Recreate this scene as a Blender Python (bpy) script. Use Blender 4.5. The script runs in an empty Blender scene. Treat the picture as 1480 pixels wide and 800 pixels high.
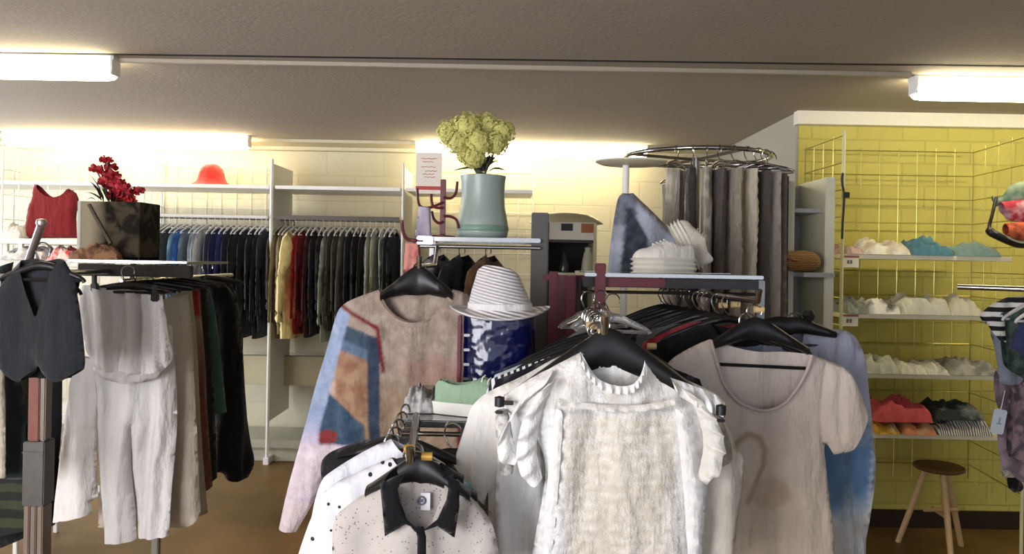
import bpy, bmesh, math, random
import numpy as np
from mathutils import Vector, Matrix, noise
from mathutils.geometry import delaunay_2d_cdt
PI = math.pi
SC = bpy.context.scene
COL = SC.collection
F = 1100.0; CX = 740.0; CY = 372.0; ROLL = 0.018; CAMZ = 1.5
cr, sr = math.cos(ROLL), math.sin(ROLL)
CAM = Vector((0, 0, CAMZ))
rnd = random.Random(7)

# ---------------------------------------------------------------- camera
cd = bpy.data.cameras.new('camera'); cam = bpy.data.objects.new('camera', cd); COL.objects.link(cam)
cam.matrix_world = Matrix(((cr, -sr, 0, 0), (0, 0, -1, 0), (sr, cr, 0, CAMZ), (0, 0, 0, 1)))
cd.sensor_fit = 'HORIZONTAL'; cd.sensor_width = 36; cd.lens = F / 1480 * 36
cd.shift_y = -(400 - CY) / 1480; cd.clip_start = .05
SC.camera = cam

def ray(px, py):
    a, b = (px - CX) / F, (CY - py) / F
    return Vector((a * cr - b * sr, 1.0, a * sr + b * cr))
def at(px, py, D):
    return CAM + ray(px, py) * D
def proj(w):
    d = w - CAM
    x, z = d.x / d.y, d.z / d.y
    return (CX + F * (x * cr + z * sr), CY - F * (-x * sr + z * cr))

def lin(c):
    if isinstance(c, str):
        c = tuple(int(c[i:i + 2], 16) / 255 for i in (0, 2, 4))
    return tuple((v / 12.92 if v <= .04045 else ((v + .055) / 1.055) ** 2.4) for v in c)

# ---------------------------------------------------------------- materials
MATS = {}
def newmat(name):
    m = bpy.data.materials.new(name); m.use_nodes = True
    nt = m.node_tree; b = nt.nodes['Principled BSDF']
    return m, nt, b
def N(nt, t, **k):
    n = nt.nodes.new(t)
    for a, v in k.items(): setattr(n, a, v)
    return n
def plain(name, col, rough=.5, metal=0, coat=0, var=.05, scale=30, bump=0, bscale=200, trans=0, alpha=1):
    if name in MATS: return MATS[name]
    m, nt, b = newmat(name); L = nt.links.new
    c = lin(col)
    tc = N(nt, 'ShaderNodeTexCoord'); nz = N(nt, 'ShaderNodeTexNoise'); nz.inputs['Scale'].default_value = scale
    nz.inputs['Detail'].default_value = 3
    L(tc.outputs['Object'], nz.inputs['Vector'])
    mx = N(nt, 'ShaderNodeMix', data_type='RGBA')
    mx.inputs[6].default_value = (*[v * (1 - var) for v in c], 1); mx.inputs[7].default_value = (*[min(1, v * (1 + var)) for v in c], 1)
    L(nz.outputs['Fac'], mx.inputs[0]); L(mx.outputs[2], b.inputs['Base Color'])
    b.inputs['Roughness'].default_value = rough; b.inputs['Metallic'].default_value = metal
    b.inputs['Coat Weight'].default_value = coat
    b.inputs['Transmission Weight'].default_value = trans
    b.inputs['Alpha'].default_value = alpha
    if bump:
        n2 = N(nt, 'ShaderNodeTexNoise'); n2.inputs['Scale'].default_value = bscale; L(tc.outputs['Object'], n2.inputs['Vector'])
        bp = N(nt, 'ShaderNodeBump'); bp.inputs['Strength'].default_value = bump; bp.inputs['Distance'].default_value = .004
        L(n2.outputs['Fac'], bp.inputs['Height']); L(bp.outputs['Normal'], b.inputs['Normal'])
    MATS[name] = m
    return m
def fabric(col, var=.12, scale=14, bump=.35, weave=420, sheen=.15, attr=None, key=None, rough=.92, trl=0):
    """cloth: mottled colour, woven bump; col hex or attribute name"""
    key = key or f'cloth_{col}_{attr}_{var}_{scale}'
    if key in MATS: return MATS[key]
    m, nt, b = newmat('cloth'); L = nt.links.new
    tc = N(nt, 'ShaderNodeTexCoord')
    nz = N(nt, 'ShaderNodeTexNoise'); nz.inputs['Scale'].default_value = scale; nz.inputs['Detail'].default_value = 5; nz.inputs['Roughness'].default_value = .65
    L(tc.outputs['Object'], nz.inputs['Vector'])
    mr = N(nt, 'ShaderNodeMapRange'); mr.inputs[1].default_value = .3; mr.inputs[2].default_value = .7
    mr.inputs[3].default_value = 1 - var; mr.inputs[4].default_value = 1 + var
    L(nz.outputs['Fac'], mr.inputs[0])
    ml = N(nt, 'ShaderNodeVectorMath', operation='SCALE')
    if attr:
        at_ = N(nt, 'ShaderNodeAttribute'); at_.attribute_name = attr; L(at_.outputs['Color'], ml.inputs[0])
    else:
        ml.inputs[0].default_value = lin(col)
    L(mr.outputs[0], ml.inputs['Scale']); L(ml.outputs[0], b.inputs['Base Color'])
    b.inputs['Roughness'].default_value = rough; b.inputs['Sheen Weight'].default_value = sheen
    b.inputs['Specular IOR Level'].default_value = .2
    n2 = N(nt, 'ShaderNodeTexNoise'); n2.inputs['Scale'].default_value = weave; n2.inputs['Detail'].default_value = 2
    L(tc.outputs['Object'], n2.inputs['Vector'])
    n3 = N(nt, 'ShaderNodeTexNoise'); n3.inputs['Scale'].default_value = 22; n3.inputs['Detail'].default_value = 4
    mp = N(nt, 'ShaderNodeMapping'); mp.inputs['Scale'].default_value = (1, 1, .35); L(tc.outputs['Object'], mp.inputs['Vector']); L(mp.outputs[0], n3.inputs['Vector'])
    b1 = N(nt, 'ShaderNodeBump'); b1.inputs['Strength'].default_value = bump; b1.inputs['Distance'].default_value = .0015
    b2 = N(nt, 'ShaderNodeBump'); b2.inputs['Strength'].default_value = .6; b2.inputs['Distance'].default_value = .03
    L(n3.outputs['Fac'], b2.inputs['Height']); L(n2.outputs['Fac'], b1.inputs['Height']); L(b2.outputs['Normal'], b1.inputs['Normal']); L(b1.outputs['Normal'], b.inputs['Normal'])
    if trl:
        b.inputs['Transmission Weight'].default_value = 0
    MATS[key] = m
    return m
def emis(name, col, strength):
    if name in MATS: return MATS[name]
    m, nt, b = newmat(name)
    b.inputs['Base Color'].default_value = (*lin(col), 1)
    b.inputs['Emission Color'].default_value = (*lin(col), 1); b.inputs['Emission Strength'].default_value = strength
    MATS[name] = m; return m

chrome = plain('chrome', 'aaa8a4', .2, 1, var=.03)
dchrome = plain('dull_chrome', '8a8884', .35, 1, var=.1)
whitem = plain('white_coated_metal', 'e6e4da', .4, var=.03)
blackp = plain('black_plastic', '0e0e10', .45)
whitep = plain('white_plastic', 'e6e6e4', .35)
woodm = plain('pale_wood', 'c9a878', .5, var=.15)
goldm = plain('beige_plastic', 'd9bb84', .4)
maroon = plain('maroon_metal', '5e1c24', .45)
clearp = plain('clear_plastic', 'd8dcdc', .12, trans=.8)
clearp.node_tree.nodes['Principled BSDF'].inputs['IOR'].default_value = 1.45

# ---------------------------------------------------------------- object helpers
def tag(o, label=None, cat=None, group=None, kind=None):
    if label: o['label'] = label
    if cat: o['category'] = cat
    if group: o['group'] = group
    if kind: o['kind'] = kind
    return o
def thing(name, label, cat, loc=(0, 0, 0), rz=0, group=None):
    o = bpy.data.objects.new(name, None); COL.objects.link(o); o.empty_display_size = .05
    o.location = loc; o.rotation_euler = (0, 0, rz)
    return tag(o, label, cat, group)
def link(name, bm, mat, parent=None, smooth=True, world=True, origin=None, label=None):
    """finish bm as ONE mesh object.  world=True: verts are world coords (parent must be unrotated)"""
    me = bpy.data.meshes.new(name)
    off = Vector((0, 0, 0))
    if world:
        p = parent; 
        if p is not None:
            while p is not None: off += Vector(p.location); p = p.parent
            o_loc = Vector((0, 0, 0))
        else:
            if origin is None:
                xs = [v.co for v in bm.verts]
                origin = Vector(((min(v.x for v in xs) + max(v.x for v in xs)) / 2, (min(v.y for v in xs) + max(v.y for v in xs)) / 2, min(v.z for v in xs)))
            off = Vector(origin); o_loc = off
        for v in bm.verts: v.co -= off
    else:
        o_loc = Vector(origin) if origin is not None else Vector((0, 0, 0))
    bm.normal_update()
    bm.to_mesh(me); bm.free()
    o = bpy.data.objects.new(name, me); COL.objects.link(o); o.location = o_loc
    if parent is not None: o.parent = parent
    for mm in (mat if isinstance(mat, (list, tuple)) else [mat]): me.materials.append(mm)
    if smooth:
        me.shade_smooth()
        if smooth != 'soft': me.set_sharp_from_angle(angle=R(45))
    if label: o['label'] = label
    return o
def R(d): return math.radians(d)
def box(bm, x0, x1, y0, y1, z0, z1, bev=0.0, M=None, mi=0):
    r = bmesh.ops.create_cube(bm, size=1)
    vs = r['verts']
    for v in vs:
        v.co = Vector(((x0 + x1) / 2 + v.co.x * (x1 - x0), (y0 + y1) / 2 + v.co.y * (y1 - y0), (z0 + z1) / 2 + v.co.z * (z1 - z0)))
    if M is not None:
        for v in vs: v.co = M @ v.co
    fs = set(f for v in vs for f in v.link_faces)
    for f in fs: f.material_index = mi
    if bev:
        es = list(set(e for v in vs for e in v.link_edges))
        bmesh.ops.bevel(bm, geom=es, offset=bev, segments=2, affect='EDGES')
    return bm
def tube(bm, pts, r, n=8, closed=False, mi=0, caps=True):
    pts = [Vector(p) for p in pts]; k = len(pts); rings = []
    prev = None
    for i, p in enumerate(pts):
        if closed: t = (pts[(i + 1) % k] - pts[i - 1])
        else: t = (pts[min(i + 1, k - 1)] - pts[max(i - 1, 0)])
        t.normalize()
        if prev is None:
            a = Vector((0, 0, 1)) if abs(t.z) < .9 else Vector((1, 0, 0))
            u = t.cross(a).normalized()
        else:
            u = (prev - t * prev.dot(t)).normalized()
        prev = u; w = t.cross(u)
        rr = r[i] if isinstance(r, (list, tuple)) else r
        rings.append([bm.verts.new(p + (u * math.cos(2 * PI * j / n) + w * math.sin(2 * PI * j / n)) * rr) for j in range(n)])
    m = k if closed else k - 1
    for i in range(m):
        A, B = rings[i], rings[(i + 1) % k]
        for j in range(n):
            f = bm.faces.new((A[j], A[(j + 1) % n], B[(j + 1) % n], B[j])); f.material_index = mi
    if not closed and caps:
        bm.faces.new(rings[0][::-1]).material_index = mi; bm.faces.new(rings[-1]).material_index = mi
    return bm
def lathe(bm, prof, c=(0, 0, 0), n=32, sx=1, sy=1, mi=0, fn=None):
    c = Vector(c); rings = []
    for (r, z) in prof:
        if r < 1e-6: rings.append([bm.verts.new(c + Vector((0, 0, z)))])
        else: rings.append([bm.verts.new(c + Vector((r * sx * math.cos(2 * PI * j / n), r * sy * math.sin(2 * PI * j / n), z))) for j in range(n)])
    for a, b in zip(rings, rings[1:]):
        for j in range(n):
            q = (a[j % len(a)], a[(j + 1) % len(a)], b[(j + 1) % len(b)], b[j % len(b)])
            u = []
            for v in q:
                if v not in u: u.append(v)
            if len(u) > 2:
                f = bm.faces.new(u); f.material_index = mi
    if fn:
        for rg in rings:
            for v in rg: v.co = fn(v.co)
    return bm
def smoothpts(pts, n=6):
    P = [Vector(p) for p in pts]; out = []
    for i in range(len(P) - 1):
        p0, p1, p2, p3 = P[max(i - 1, 0)], P[i], P[i + 1], P[min(i + 2, len(P) - 1)]
        for k in range(n):
            t = k / n
            out.append(.5 * ((2 * p1) + (-p0 + p2) * t + (2 * p0 - 5 * p1 + 4 * p2 - p3) * t * t + (-p0 + 3 * p1 - 3 * p2 + p3) * t ** 3))
    out.append(P[-1]); return out

# ---------------------------------------------------------------- garments
def chaikin(pts, sharp):
    out = [pts[0]]; os = [True]
    n = len(pts)
    for i in range(n - 1):
        a, b = pts[i], pts[i + 1]
        if i > 0 and sharp[i]: out.append(a); os.append(True)
        if i > 0 and not sharp[i]: out.append((a[0] * .75 + b[0] * .25, a[1] * .75 + b[1] * .25)); os.append(False)
        if i < n - 2 and not sharp[i + 1]: out.append((a[0] * .25 + b[0] * .75, a[1] * .25 + b[1] * .75)); os.append(False)
    out.append(pts[-1]); os.append(True)
    return out, os
def resample(pts, h):
    out = [pts[0]]
    for a, b in zip(pts, pts[1:]):
        L = math.hypot(b[0] - a[0], b[1] - a[1]); k = max(1, int(round(L / h)))
        for j in range(1, k + 1): out.append((a[0] + (b[0] - a[0]) * j / k, a[1] + (b[1] - a[1]) * j / k))
    return out
def segdist(P, A, B):
    d = B - A; L = (d * d).sum(1) + 1e-12
    out = np.full(len(P), 1e9)
    for a, dd, l in zip(A, d, L):
        t = np.clip(((P - a) @ dd) / l, 0, 1)
        q = P - (a + t[:, None] * dd)
        out = np.minimum(out, (q * q).sum(1))
    return np.sqrt(out)
def inside(P, poly):
    x, y = P[:, 0], P[:, 1]; res = np.zeros(len(P), bool); j = len(poly) - 1
    for i in range(len(poly)):
        xi, yi = poly[i]; xj, yj = poly[j]
        c = ((yi > y) != (yj > y)) & (x < (xj - xi) * (y - yi) / ((yj - yi) if yj != yi else 1e-12) + xi)
        res ^= c; j = i
    return res
def sheet(outline, openflag, h, dfn, thick, side, edge=.05):
    """triangulated sheet inside outline; returns [(x,y,z)], faces, xy"""
    O = np.array(outline)
    n = len(O)
    nxt = np.roll(np.arange(n), -1)
    closed_idx = [i for i in range(n) if not openflag[i]]
    lo, hi = O.min(0), O.max(0)
    gx = np.arange(lo[0], hi[0], h); gz = np.arange(lo[1], hi[1], h * .9)
    G = np.array([(x + (h / 2 if k % 2 else 0), z) for k, z in enumerate(gz) for x in gx])
    G = G + np.random.RandomState(3).uniform(-.12 * h, .12 * h, G.shape)
    G = G[inside(G, O)]
    if len(G): G = G[segdist(G, O, O[nxt]) > h * .55]
    V = [Vector(p) for p in O] + [Vector(p) for p in G]
    E = [(i, int(nxt[i])) for i in range(n)]
    vs, es, fs, *_ = delaunay_2d_cdt(V, E, [], 0, 1e-7)
    P = np.array([(v[0], v[1]) for v in vs])
    C = np.array([P[list(f)].mean(0) for f in fs])
    keep = inside(C, O)
    fs = [f for f, k in zip(fs, keep) if k]
    ds = segdist(P, O[closed_idx], O[nxt][closed_idx]) if closed_idx else np.full(len(P), 1.0)
    infl = thick / 2 * np.sqrt(np.clip(1 - (1 - np.clip(ds / edge, 0, 1)) ** 2, 0, 1))
    Y = np.array([dfn(x, z) for x, z in P]) + side * infl
    return P, Y, fs
def foldfn(amp=.01, freq=9, seed=0, grow=.5, topz=0, botz=-.6, tiltx=0, fine=.3, lean=0):
    s = seed * 13.7
    def f(x, z):
        g = 0 if botz == topz else min(1, max(0, (topz - z) / (topz - botz)))
        w = x + .05 * noise.noise(Vector((x * 2 + s, z * 2, s))) + lean * z
        a = noise.noise(Vector((w * freq + s, z * 1.2, s)))
        b = noise.noise(Vector((w * freq * 2.3 + s, z * 2.5, s + 5)))
        c = noise.noise(Vector((w * freq * .45 + s, z * .8, s + 9)))
        d = .35 - abs(noise.noise(Vector((w * freq * 1.3 + s, z * 1.6 + .6 * w, s + 14)))) * 1.6
        e = .3 - abs(noise.noise(Vector((w * 5 + z * 4 + s, z * 7 - w * 3, s + 19)))) * 1.4
        return amp * 1.7 * ((grow + (1.4 - grow) * g) * (a * 1.1 + c * 1.2 + d * .8) + fine * (b * 1.8 + e * .9))
    return f
def garment(name, body, neckF, neckB, D, yaw=0, mat=None, thick=.035, res=.014, fold=None, parent=None, colfn=None,
            label=None, cat=None, group=None, chk=2, extra=None, edge=.05, org=None, back=True, openbody=()):
    """body: pixel points from the wearer-side right end of the neck clockwise round to the left end, each (px,py[,flags]);
    flags: s sharp, o open edge following.  neckF/neckB: the points closing the front/back outline."""
    if org is None:
        xs = [p[0] for p in body]; ys = [p[1] for p in body]; org = ((min(xs) + max(xs)) / 2, min(ys))
    O = at(org[0], org[1], D)
    u = Vector((math.cos(yaw), math.sin(yaw), 0)); n = Vector((math.sin(yaw), -math.cos(yaw), 0))
    def loc(px, py):
        d = ray(px, py); t = (O - CAM).dot(n) / d.dot(n); W = CAM + d * t
        return ((W - O).dot(u), W.z - O.z)
    def prep(pts, flags):
        P = [loc(p[0], p[1]) for p in pts]
        sh = ['s' in f for f in flags]; op = ['o' in f for f in flags]
        # split in runs to keep open flags
        for _ in range(chk):
            nP, nS, nO = [P[0]], [True], [op[0]]
            m = len(P)
            for i in range(m - 1):
                a, b = P[i], P[i + 1]
                if i > 0:
                    if sh[i]: nP.append(a); nS.append(True); nO.append(op[i])
                    else: nP.append((a[0] * .75 + b[0] * .25, a[1] * .75 + b[1] * .25)); nS.append(False); nO.append(op[i])
                if i < m - 2 and not sh[i + 1]: nP.append((a[0] * .25 + b[0] * .75, a[1] * .25 + b[1] * .75)); nS.append(False); nO.append(op[i])
            nP.append(P[-1]); nS.append(True); nO.append(op[-1])
            P, sh, op = nP, nS, nO
        oP, oO = [], []
        for i in range(len(P) - 1):
            a, b = P[i], P[i + 1]; L = math.hypot(b[0] - a[0], b[1] - a[1])
            if L < 1e-5: continue
            k = max(1, int(round(L / res)))
            for j in range(k): oP.append((a[0] + (b[0] - a[0]) * j / k, a[1] + (b[1] - a[1]) * j / k)); oO.append(op[i])
        return oP, oO, P[-1]
    bf = [p[2] if len(p) > 2 else '' for p in body]
    bP, bO, blast = prep(body, bf)
    bm = bmesh.new()
    fold = fold or foldfn()
    dfn = (lambda x, z: fold(x, z) + extra(x, z)) if extra else fold
    thick *= .65; edge *= .75
    sides = [(-1, neckF)] + ([(1, neckB)] if back else [])
    cols = []
    for side, neck in sides:
        pts = [body[-1]] + list(neck or []) + [body[0]]
        nP, nO, _ = prep(pts, ['o' if neck or True else ''] * len(pts))
        P, Y, fs = sheet(bP + nP, bO + nO, res, dfn, thick, side, edge)
        vv = [bm.verts.new((p[0], y, p[1])) for p, y in zip(P, Y)]
        for f in fs:
            try: ff = bm.faces.new([vv[i] for i in f])
            except ValueError: continue
            ff.normal_update()
            if ff.normal.y * side < 0: ff.normal_flip()
            if side == 1: ff.material_index = 0
    bmesh.ops.remove_doubles(bm, verts=bm.verts, dist=1e-5)
    if colfn:
        lay = bm.verts.layers.float_color.new('col')
        for v in bm.verts:
            W = O + u * v.co.x + Vector((0, 0, v.co.z))
            px, py = proj(W)
            cs = [lin(colfn(px + dx, py + dy)) for dx, dy in ((-1.3, -.5), (1.3, .5), (-.5, 1.3), (.5, -1.3))]
            v[lay] = (*[sum(c[i] for c in cs) / 4 for i in range(3)], 1)
    o = link(name, bm, mat, None, world=False, origin=O, smooth='soft')
    o.rotation_euler = (0, 0, yaw)
    tag(o, label, cat, group)
    if parent is not None:
        o.parent = parent; o.location = O - Vector(parent.location)
    return o
def mixc(a, b, t):
    t = max(0, min(1, t))
    ca = [int(a[i:i + 2], 16) / 255 for i in (0, 2, 4)] if isinstance(a, str) else a
    cb = [int(b[i:i + 2], 16) / 255 for i in (0, 2, 4)] if isinstance(b, str) else b
    return tuple(x + (y - x) * t for x, y in zip(ca, cb))
def nz(x, y, s=0): return noise.noise(Vector((x, y, s)))

# hangers ----------------------------------------------------------
def hanger_meshes(w=.2, drop=.075, hookr=.022, bar=True, thick=.007, clips=False):
    """local: origin at the rail contact point (inside top of hook). returns hook bm, body bm"""
    hk = bmesh.new()
    pts = [(hookr * math.cos(a), 0, -hookr + hookr * math.sin(a)) for a in np.linspace(-.35, PI + .1, 12)]
    pts = pts[::1]
    pts = [Vector(p) for p in pts]
    # from the free tip over the top and down the other side to the neck
    tail = [Vector((-hookr, 0, -hookr - .006)), Vector((-hookr * .5, 0, -.05)), Vector((0, 0, -.058)), Vector((0, 0, -.075))]
    tube(hk, pts + tail, .0022, 6)
    bd = bmesh.new()
    sh = smoothpts([(-w, 0, -.075 - drop), (-w * .9, 0, -.07 - drop * .82), (-w * .45, 0, -.07 - drop * .3), (-.02, 0, -.07), (.02, 0, -.07), (w * .45, 0, -.07 - drop * .3), (w * .9, 0, -.07 - drop * .82), (w, 0, -.075 - drop)], 4)
    tube(bd, sh, [thick * (1.5 - .8 * abs(p.x) / w) for p in sh], 8)
    for v in bd.verts: pass
    if bar: tube(bd, [(-w * .9, 0, -.075 - drop * .9), (w * .9, 0, -.075 - drop * .9)], thick * .6, 6)
    return hk, bd
def make_hanger(name, label, loc, rz, mat, w=.2, drop=.075, thick=.007, group=None, bar=True, hookmat=None):
    t = thing(name, label, 'hanger', loc, rz, group)
    hk, bd = hanger_meshes(w, drop, bar=bar, thick=thick)
    link('hook', hk, hookmat or chrome, t, world=False); link('hanger_arm', bd, mat, t, world=False)
    return t
def copy_tree(o, parent=None):
    c = o.copy(); COL.objects.link(c)
    if parent is not None: c.parent = parent
    for ch in list(o.children): copy_tree(ch, c)
    return c
# ================================================================ THE ROOM
CEIL = 2.36; DB = 6.02
def surf(name, x0, x1, y0, y1, z0, z1, mat):
    bm = bmesh.new(); box(bm, x0, x1, y0, y1, z0, z1)
    o = link(name, bm, mat, smooth=False); tag(o, kind='structure'); return o
# painted masonry
def masonry(name, c1, bw=.45, bh=.2, bump=.5, joint=.94, var=.05, rough=.7):
    m, nt, b = newmat(name); L = nt.links.new
    tc = N(nt, 'ShaderNodeTexCoord'); mp = N(nt, 'ShaderNodeMapping'); mp.inputs['Rotation'].default_value = (R(90), 0, 0)
    L(tc.outputs['Object'], mp.inputs['Vector'])
    br = N(nt, 'ShaderNodeTexBrick'); br.inputs['Scale'].default_value = 1; br.inputs['Brick Width'].default_value = bw; br.inputs['Row Height'].default_value = bh
    br.inputs['Mortar Size'].default_value = .006; br.inputs['Mortar Smooth'].default_value = .5
    c = lin(c1)
    br.inputs['Color1'].default_value = (*[v * (1 + var) for v in c], 1); br.inputs['Color2'].default_value = (*[v * (1 - var) for v in c], 1)
    br.inputs['Mortar'].default_value = (*[v * joint for v in c], 1)
    L(mp.outputs[0], br.inputs['Vector'])
    n2 = N(nt, 'ShaderNodeTexNoise'); n2.inputs['Scale'].default_value = 60; L(tc.outputs['Object'], n2.inputs['Vector'])
    b1 = N(nt, 'ShaderNodeBump'); b1.invert = True; b1.inputs['Strength'].default_value = bump; b1.inputs['Distance'].default_value = .006
    b2 = N(nt, 'ShaderNodeBump'); b2.inputs['Strength'].default_value = .25; b2.inputs['Distance'].default_value = .01
    L(br.outputs['Fac'], b1.inputs['Height']); L(n2.outputs['Fac'], b2.inputs['Height']); L(b1.outputs[0], b2.inputs['Normal'])
    L(br.outputs['Color'], b.inputs['Base Color']); L(b2.outputs[0], b.inputs['Normal']); b.inputs['Roughness'].default_value = rough
    return m
m_wall = masonry('cream_painted_block', 'cbc3a5')
m_yel = masonry('yellow_painted_brick', 'c3b95c', .26, .13, .5, .86)
m_grey = plain('grey_wall_paint', 'a8a69c', .7, var=.03, bump=.2, bscale=60)
# ceiling
m_ceil, nt, b = newmat('ceiling_plaster'); L = nt.links.new
tc = N(nt, 'ShaderNodeTexCoord'); n1 = N(nt, 'ShaderNodeTexNoise'); n1.inputs['Scale'].default_value = 45; n1.inputs['Detail'].default_value = 5
n2 = N(nt, 'ShaderNodeTexNoise'); n2.inputs['Scale'].default_value = 1.3
L(tc.outputs['Object'], n1.inputs['Vector']); L(tc.outputs['Object'], n2.inputs['Vector'])
mx = N(nt, 'ShaderNodeMix', data_type='RGBA'); c = lin('a89e8f'); mx.inputs[6].default_value = (*[v * .92 for v in c], 1); mx.inputs[7].default_value = (*[v * 1.06 for v in c], 1)
L(n2.outputs['Fac'], mx.inputs[0]); L(mx.outputs[2], b.inputs['Base Color'])
bp = N(nt, 'ShaderNodeBump'); bp.inputs['Strength'].default_value = .5; bp.inputs['Distance'].default_value = .004; L(n1.outputs['Fac'], bp.inputs['Height']); L(bp.outputs[0], b.inputs['Normal'])
b.inputs['Roughness'].default_value = .9
# floor: worn brown sheet floor
m_floor, nt, b = newmat('brown_worn_floor'); L = nt.links.new
tc = N(nt, 'ShaderNodeTexCoord'); n1 = N(nt, 'ShaderNodeTexNoise'); n1.inputs['Scale'].default_value = 2.2; n1.inputs['Detail'].default_value = 6
n3 = N(nt, 'ShaderNodeTexNoise'); n3.inputs['Scale'].default_value = 60; n3.inputs['Detail'].default_value = 3
L(tc.outputs['Object'], n1.inputs['Vector']); L(tc.outputs['Object'], n3.inputs['Vector'])
ra = N(nt, 'ShaderNodeValToRGB'); ra.color_ramp.elements[0].color = (*lin('64491f'), 1); ra.color_ramp.elements[1].color = (*lin('94703a'), 1)
ra.color_ramp.elements[0].position = .3; ra.color_ramp.elements[1].position = .7
L(n1.outputs['Fac'], ra.inputs[0])
mx = N(nt, 'ShaderNodeMix', data_type='RGBA', blend_type='MULTIPLY'); mx.inputs[0].default_value = .35; L(ra.outputs[0], mx.inputs[6]); L(n3.outputs['Fac'], mx.inputs[7])
L(mx.outputs[2], b.inputs['Base Color']); b.inputs['Roughness'].default_value = .45

XL, XR = -5.2, 3.6; YF = -1.5
surf('floor', XL, XR, YF, DB, -.08, 0, m_floor)
surf('ceiling', XL, XR, YF, DB, CEIL, CEIL + .1, m_ceil)
surf('wall_back', XL, XR, DB, DB + .12, -.08, CEIL + .1, m_wall)
bm = bmesh.new()
for y0, y1, z0, z1 in ((YF, 3.0, 0, CEIL), (4.9, DB, 0, CEIL), (3.0, 4.9, 0, 1.05), (3.0, 4.9, 2.15, CEIL)): box(bm, XL - .12, XL, y0, y1, z0, z1)
tag(link('wall_left', bm, m_wall, smooth=False), kind='structure')
bm = bmesh.new(); box(bm, XL - .07, XL - .06, 3.0, 4.9, 1.05, 2.15)
tag(link('window_3', bm, plain('window_glass', 'ffffff', .02, trans=1), smooth=False), kind='structure')
surf('wall_right', XR, XR + .12, YF, DB + .12, -.08, CEIL + .1, m_grey)
# yellow block of the right-hand side
surf('wall_yellow', 1.63, XR, 4.36, DB - .002, 0, CEIL, [m_yel])
surf('wall_grey_return', 1.615, 1.63, 4.365, DB - .002, 0, CEIL, m_grey)
# shop front behind the camera: piers, sill, head and glass
bm = bmesh.new()
for x0, x1, z0, z1 in ((XL, XR, 0, .5), (XL, XR, 2.2, CEIL), (XL, XL + .3, .5, 2.2), (XR - .3, XR, .5, 2.2), (-.9, -.75, .5, 2.2)):
    box(bm, x0, x1, YF - .12, YF, z0, z1)
tag(link('wall_front', bm, m_wall, smooth=False), kind='structure')
for i, (x0, x1) in enumerate(((XL + .3, -.9), (-.75, XR - .3))):
    bm = bmesh.new(); box(bm, x0, x1, YF - .07, YF - .06, .5, 2.2)
    g = plain('window_glass', 'ffffff', .02, trans=1)
    o = link(f'window_{i + 1}', bm, g, smooth=False); tag(o, kind='structure')
# skirtings, cornices, ceiling seam
m_dk = plain('dark_brown_skirting', '2c1c10', .5)
surf('baseboard_right', 1.63, XR, 4.345, 4.36, 0, .1, m_dk)
surf('baseboard_back', XL, 1.62, DB - .015, DB, 0, .12, plain('grey_skirting', '8c8874', .6))
surf('trim_1', 1.60, XR, 4.30, 4.362, CEIL - .075, CEIL - .0, plain('white_cornice', 'e8e4d6', .5))
surf('trim_2', XL, 1.62, DB - .06, DB, CEIL - .05, CEIL, m_wall)
surf('trim_3', XL, 1.62, DB - .3, DB - .06, CEIL - .022, CEIL, plain('cream_trim', 'c8c0a4', .6))
p0, p1 = at(-60, 66.5, 1), at(1560, 109, 1)
# narrow shadow gap between ceiling boards
Ys = (CEIL - CAMZ) / (ray(740, 87).z)
bm = bmesh.new(); box(bm, XL, XR, Ys - .008, Ys + .008, CEIL - .003, CEIL)
o = link('trim_4', bm, plain('dark_seam', '1a1512', .8), smooth=False); tag(o, kind='structure')
o.rotation_euler = (0, 0, R(-1.0))

# ---------------------------------------------------------------- tube lights
m_dif = emis('lit_diffuser', 'fff2cc', 11.5)
def strip_light(px0, px1, py, zc, label):
    """fluorescent batten, its lit diffuser hanging under the ceiling"""
    pc = ray((px0 + px1) / 2, py); D = (zc - CAMZ) / pc.z
    a, b_ = at(px0, py, D), at(px1, py, D)
    L_ = (b_.x - a.x) / 2; c = Vector(((a.x + b_.x) / 2, D, 0))
    t = thing('strip_light', label, 'light', (c.x, c.y, CEIL), 0, 'fluorescent strip lights on the ceiling')
    bm = bmesh.new(); box(bm, -L_ - .01, L_ + .01, -.035, .035, -.022, 0, .003)
    link('batten', bm, whitem, t, world=False)
    bm = bmesh.new()
    prof = []
    n = 14
    ring = []
    for k, x in enumerate([-L_, -L_ + .015, -L_ + .05, 0, L_ - .05, L_ - .015, L_]):
        s = .6 if k in (0, 6) else (.9 if k in (1, 5) else 1)
        ring.append([bm.verts.new((x, (.062 * s) * math.sin(2 * PI * j / n), -.062 + .046 * s * math.cos(2 * PI * j / n))) for j in range(n)])
    for A, B in zip(ring, ring[1:]):
        for j in range(n): bm.faces.new((A[j], A[(j + 1) % n], B[(j + 1) % n], B[j]))
    bm.faces.new(ring[0]); bm.faces.new(ring[-1][::-1])
    link('diffuser', bm, m_dif, t, world=False)
    for sx in (-1, 1):
        bm = bmesh.new(); box(bm, sx * L_ - .004, sx * L_ + .006, -.04, .04, -.085, 0, .004)
        link('end_cap', bm, whitep, t, world=False)
ZT = CEIL - .06
strip_light(8, 360, 205, ZT, 'long lit strip light at back left, above the wire mesh panels and red hat')
strip_light(602, 934, 219, ZT, 'lit strip light behind the yellow flowers at the back of the ceiling')
strip_light(-440, 166, 96, ZT, 'nearer lit strip light cut off by the left edge of the photo')
strip_light(1320, 1930, 135, ZT, 'lit strip light at the right edge, in front of the yellow wall')
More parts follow.
